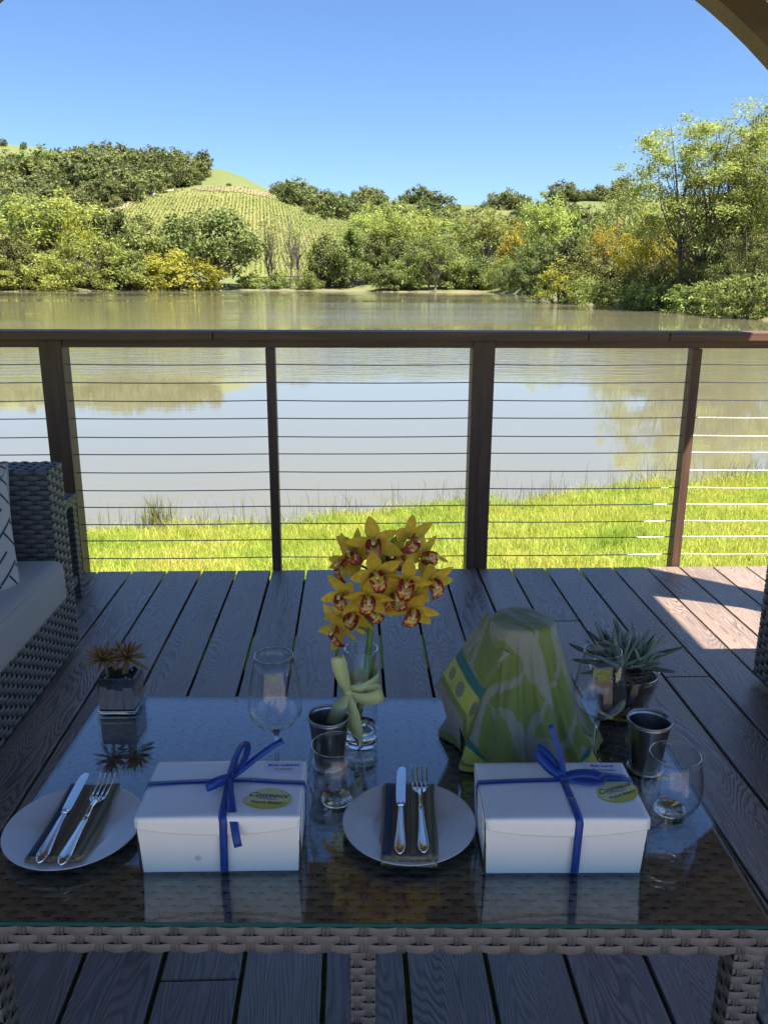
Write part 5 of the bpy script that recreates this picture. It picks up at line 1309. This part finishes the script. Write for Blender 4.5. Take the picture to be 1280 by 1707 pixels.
patch((.253, 1.268, .668), (.178, 1.262, .533), (.300, 1.256, .641), (.204, 1.290, .462), 110, 70, -.016, lambda u, v: print_col(v*.8+.1, u, (1-u)*(1.0-.2*v)+.30*v*u) if u > .40 else print_col(v*.6+1, u*.7, None))
patch((.146, 1.352, .560), (.178, 1.262, .533), (.200, 1.385, .462), (.190, 1.300, .456), 24, 24, -.010, lambda u, v: cloth_cols['h'] if u > .3 else cloth_cols['g'])
me = bpy.data.meshes.new('draped_cloth'); me.from_pydata([tuple(Vector(p)-Vector((BX, BY, T0))) for p in V_], [], F_); me.materials.append(M['towel'])
ca = me.color_attributes.new('print', 'FLOAT_COLOR', 'POINT'); ca.data.foreach_set('color', np.array([(*c, 1) for c in C_l], dtype=np.float32).ravel())
me.polygons.foreach_set('use_smooth', [True]*len(F_)); me.update()
tw = inst('draped_cloth', me, None, (BX, BY, T0)); tag(tw, 'green tea towel with leaf border draped over something tall on the table', 'tea towel')
q = tw.modifiers.new('thickness', 'SOLIDIFY'); q.thickness = .0012; q.offset = 0
# ------------------------------------------------------------------ succulents
def leafy(base, d, ln, w_, mat_i, mb, curve_=.3, n=6, tip=.1, flat=.45):
    d = Vector(d).normalized(); up = Vector((0, 0, 1)); pts = []
    for i in range(n+1):
        t = i/n; pts.append(Vector(base)+d*ln*t+up*curve_*ln*t*t)
    rad = [w_*(.55+.45*math.sin(pi*min(1, .25+t*.6))) * (1 if t < .75 else max(tip, math.sqrt(max(0, 1-((t-.75)/.26)**2)))) for t in [i/n for i in range(n+1)]]
    mb.tube(pts, rad, 7, mat_i)
# left: square glass pot
pg = tag(empty('succulent_pot', (-.459, 1.497, T0), R(-3)), 'square glass pot with two bronze rosettes at the far left corner of the table', 'potted succulent')
S, Hh = .078, .079
mb = MB(); a, b = S/2, S/2-.0042
vs = []
for q, z in ((a, 0), (a, Hh), (b, Hh), (b, .010)):
    for sx, sy in ((-1, -1), (1, -1), (1, 1), (-1, 1)): vs.append((sx*q, sy*q, z))
fs = [(3, 2, 1, 0)]+[(r*4+i, r*4+(i+1) % 4, (r+1)*4+(i+1) % 4, (r+1)*4+i) for r in range(3) for i in range(4)]+[(12, 13, 14, 15)]
mb.add(vs, fs); g_ = mb.build('glass_pot', M['glass'], pg); bv = g_.modifiers.new('bevel', 'BEVEL'); bv.width = .002; bv.segments = 2
MB().box((0, 0, .0048), (S-.004, S-.004, .0072), bev=.002).build('thick_base', M['sglass'], pg, True)
mb = MB(); mb.grid(lambda u, v: ((u-.5)*(b*2-.003), (v-.5)*(b*2-.003), .066+.006*mnoise.noise(Vector((u*7, v*7, 1)))+.004*mnoise.noise(Vector((u*19, v*19, 4)))), 24, 24)
mb.box((0, 0, .038), (b*2-.003, b*2-.003, .050)); mb.build('soil', M['soil'], pg, True)
for sgx, sgy in ((0, -1), (1, 0), (-1, 0)):
    for k in range(4):
        x = (-.0255, -.009, .0075, .0245)[k]; h_ = .036+.012*rr.random(); w_ = (.0145, .0185, .0135, .019)[k]
        c = Vector((x, -b+.0012, .010+h_/2)) if sgy else Vector((sgx*(b-.0012), x, .010+h_/2))
        MB().box((0, 0, 0), (w_, .0012, h_) if sgy else (.0012, w_, h_), bev=.0004).build('bark_strip', M['barkchip'], pg, False, c, (0, R(rr.uniform(-5, 5)) if sgy else 0, 0))
mb = MB()
for k in range(5): mb.box((rr.uniform(-.03, .03), rr.uniform(-.03, .03), .071+.002*rr.random()), (.0022, .002, .0018), rz=rr.random()*3)
pt_ = mb.build('perlite', M['perlite'], pg); pt_['kind'] = 'stuff'
def rosette(name, base, top, rad, n, seed, mat):
    q = random.Random(seed); o = empty(name, (0, 0, 0), 0, pg)
    MB().tube(curve([base, (Vector(base)+Vector(top))/2+Vector((.003, -.002, 0)), top], 8), .0028, 8).build('stalk', M['succ_st'], o, True)
    lf = MB().tube([(0, 0, 0), (0, 0, .25), (0, 0, .55), (0, 0, .85), (0, 0, 1)], [.05, .085, .10, .075, .01], 6).mesh('leaf', M['succ_br'], True)
    for i in range(n):
        t = i/n; el = R(lerp(-28, 72, t)+q.uniform(-8, 8)); a_ = i*2.39996; d = Vector((math.cos(a_)*math.cos(el), math.sin(a_)*math.cos(el), math.sin(el)))
        l_ = rad*(1.05-.35*t)*q.uniform(.85, 1.12); ob = inst('leaf', lf, o, Vector(top)+d*.003); ob.rotation_mode = 'QUATERNION'; ob.rotation_quaternion = d.to_track_quat('Z', 'Y'); ob.scale = (l_, l_*.7, l_)
rosette('rosette', (-.020, -.012, .068), (-.027, -.014, .108), .038, 30, 3, None)
rosette('rosette', (.012, .004, .068), (.016, .0, .106), .041, 32, 8, None)
# right: round tapered glass pot
pr2 = tag(empty('succulent_pot', (.524, 1.447, T0)), 'tapered glass pot of blue green finger succulents at the far right of the table', 'potted succulent')
MB().lathe([(0, 0), (.044, 0), (.047, .003), (.066, .090), (.0648, .0912), (.0635, .090), (.0448, .008), (0, .007)], 56).build('glass_pot', M['glass'], pr2, True)
MB().lathe([(.0635, .0895), (.0648, .0912), (.066, .0895)], 56, closed=True).build('rim', M['sglass'], pr2, True)
mb = MB(); mb.lathe([(0, .0085), (.0435, .0085), (.0605, .078)], 40); mb.grid(lambda u, v: (.0605*u*math.cos(2*pi*v), .0605*u*math.sin(2*pi*v), .078+.010*(1-u*u)+.006*mnoise.noise(Vector((u*5*math.cos(2*pi*v), u*5*math.sin(2*pi*v), 2)))), 12, 36)
mb.build('soil', M['soil'], pr2, True)
for k in range(15):
    a_ = R(-175+k*12.5); w_ = .0105
    tb = Matrix.Translation((.0490*math.cos(a_), .0490*math.sin(a_), .034)) @ Matrix.Rotation(a_, 4, 'Z') @ Matrix.Rotation(R(12), 4, 'Y')
    MB().box((0, 0, 0), (.001, w_, .040+.012*rr.random()), M=tb).build('bark_strip', M['barkchip'], pr2)
mb = MB()
for k in range(46):
    a_ = rr.uniform(-pi, .9); r_ = rr.uniform(.03, .058); p = Vector((r_*math.cos(a_), r_*math.sin(a_), .088+.004*rr.random()))
    mb.tube([p, p+Vector((rr.gauss(0, .012), rr.gauss(0, .012), rr.uniform(.0, .008))), p+Vector((rr.gauss(0, .02), rr.gauss(0, .02), rr.uniform(-.006, .004)))], [.0007, .0006, .0004], 4)
fb = mb.build('dry_fibre', M['straw'], pr2, True); fb['kind'] = 'stuff'
def fin(seed):
    q = random.Random(seed); pts = curve([(0, 0, 0), (.02*q.uniform(-1, 1), 0, .33), (.07*q.uniform(-1, 1), 0, .7), (.16*q.uniform(-1, 1), 0, 1)], 8)
    return pts
fmesh = [MB().tube(fin(s), [.036, .050, .060, .064, .064, .060, .052, .036, .006], 8).mesh('leaf', mt_, True) for s, mt_ in ((1, M['succ_bl']), (2, M['succ_bl']), (3, M['succ_bl']), (4, M['succ_dk']))]
heads = [((-.012, -.014), 14), ((.014, .006), 14), ((-.022, .016), 12), ((.026, -.016), 11), ((.004, .026), 10)]
def finger(p, d, l_, dark=False):
    o = inst('leaf', fmesh[3] if dark else fmesh[rr.randrange(3)], pr2, p); o.rotation_mode = 'QUATERNION'; o.rotation_quaternion = Vector(d).normalized().to_track_quat('Z', 'Y') @ Matrix.Rotation(rr.uniform(0, 6), 4, 'Z').to_quaternion(); t_ = rr.uniform(.85, 1.2); o.scale = (l_*t_*.74, l_*t_*.74, l_*.92)
for (hx, hy), n in heads:
    for i in range(n):
        t = i/n; el = R(lerp(22, 84, t)+rr.uniform(-9, 9)); a_ = i*2.4+rr.uniform(-.3, .3)
        d = Vector((math.cos(a_)*math.cos(el)+hx*9, math.sin(a_)*math.cos(el)+hy*7, math.sin(el)))
        finger(Vector((hx, hy, .098+.012*t)), d, rr.uniform(.052, .088)*(.8+.35*t))
for d, l_ in (((-1, .15, .42), .115), ((-1, -.1, .20), .105), ((-1, -.35, .02), .10), ((-.8, .3, .75), .10), ((1, -.1, .42), .115), ((1, .1, .25), .11), ((.9, -.3, -.02), .09), ((-.6, .5, 1.0), .10), ((.8, .35, .8), .085)):
    finger(Vector((d[0]*.012, d[1]*.012, .100)), d, l_, True)
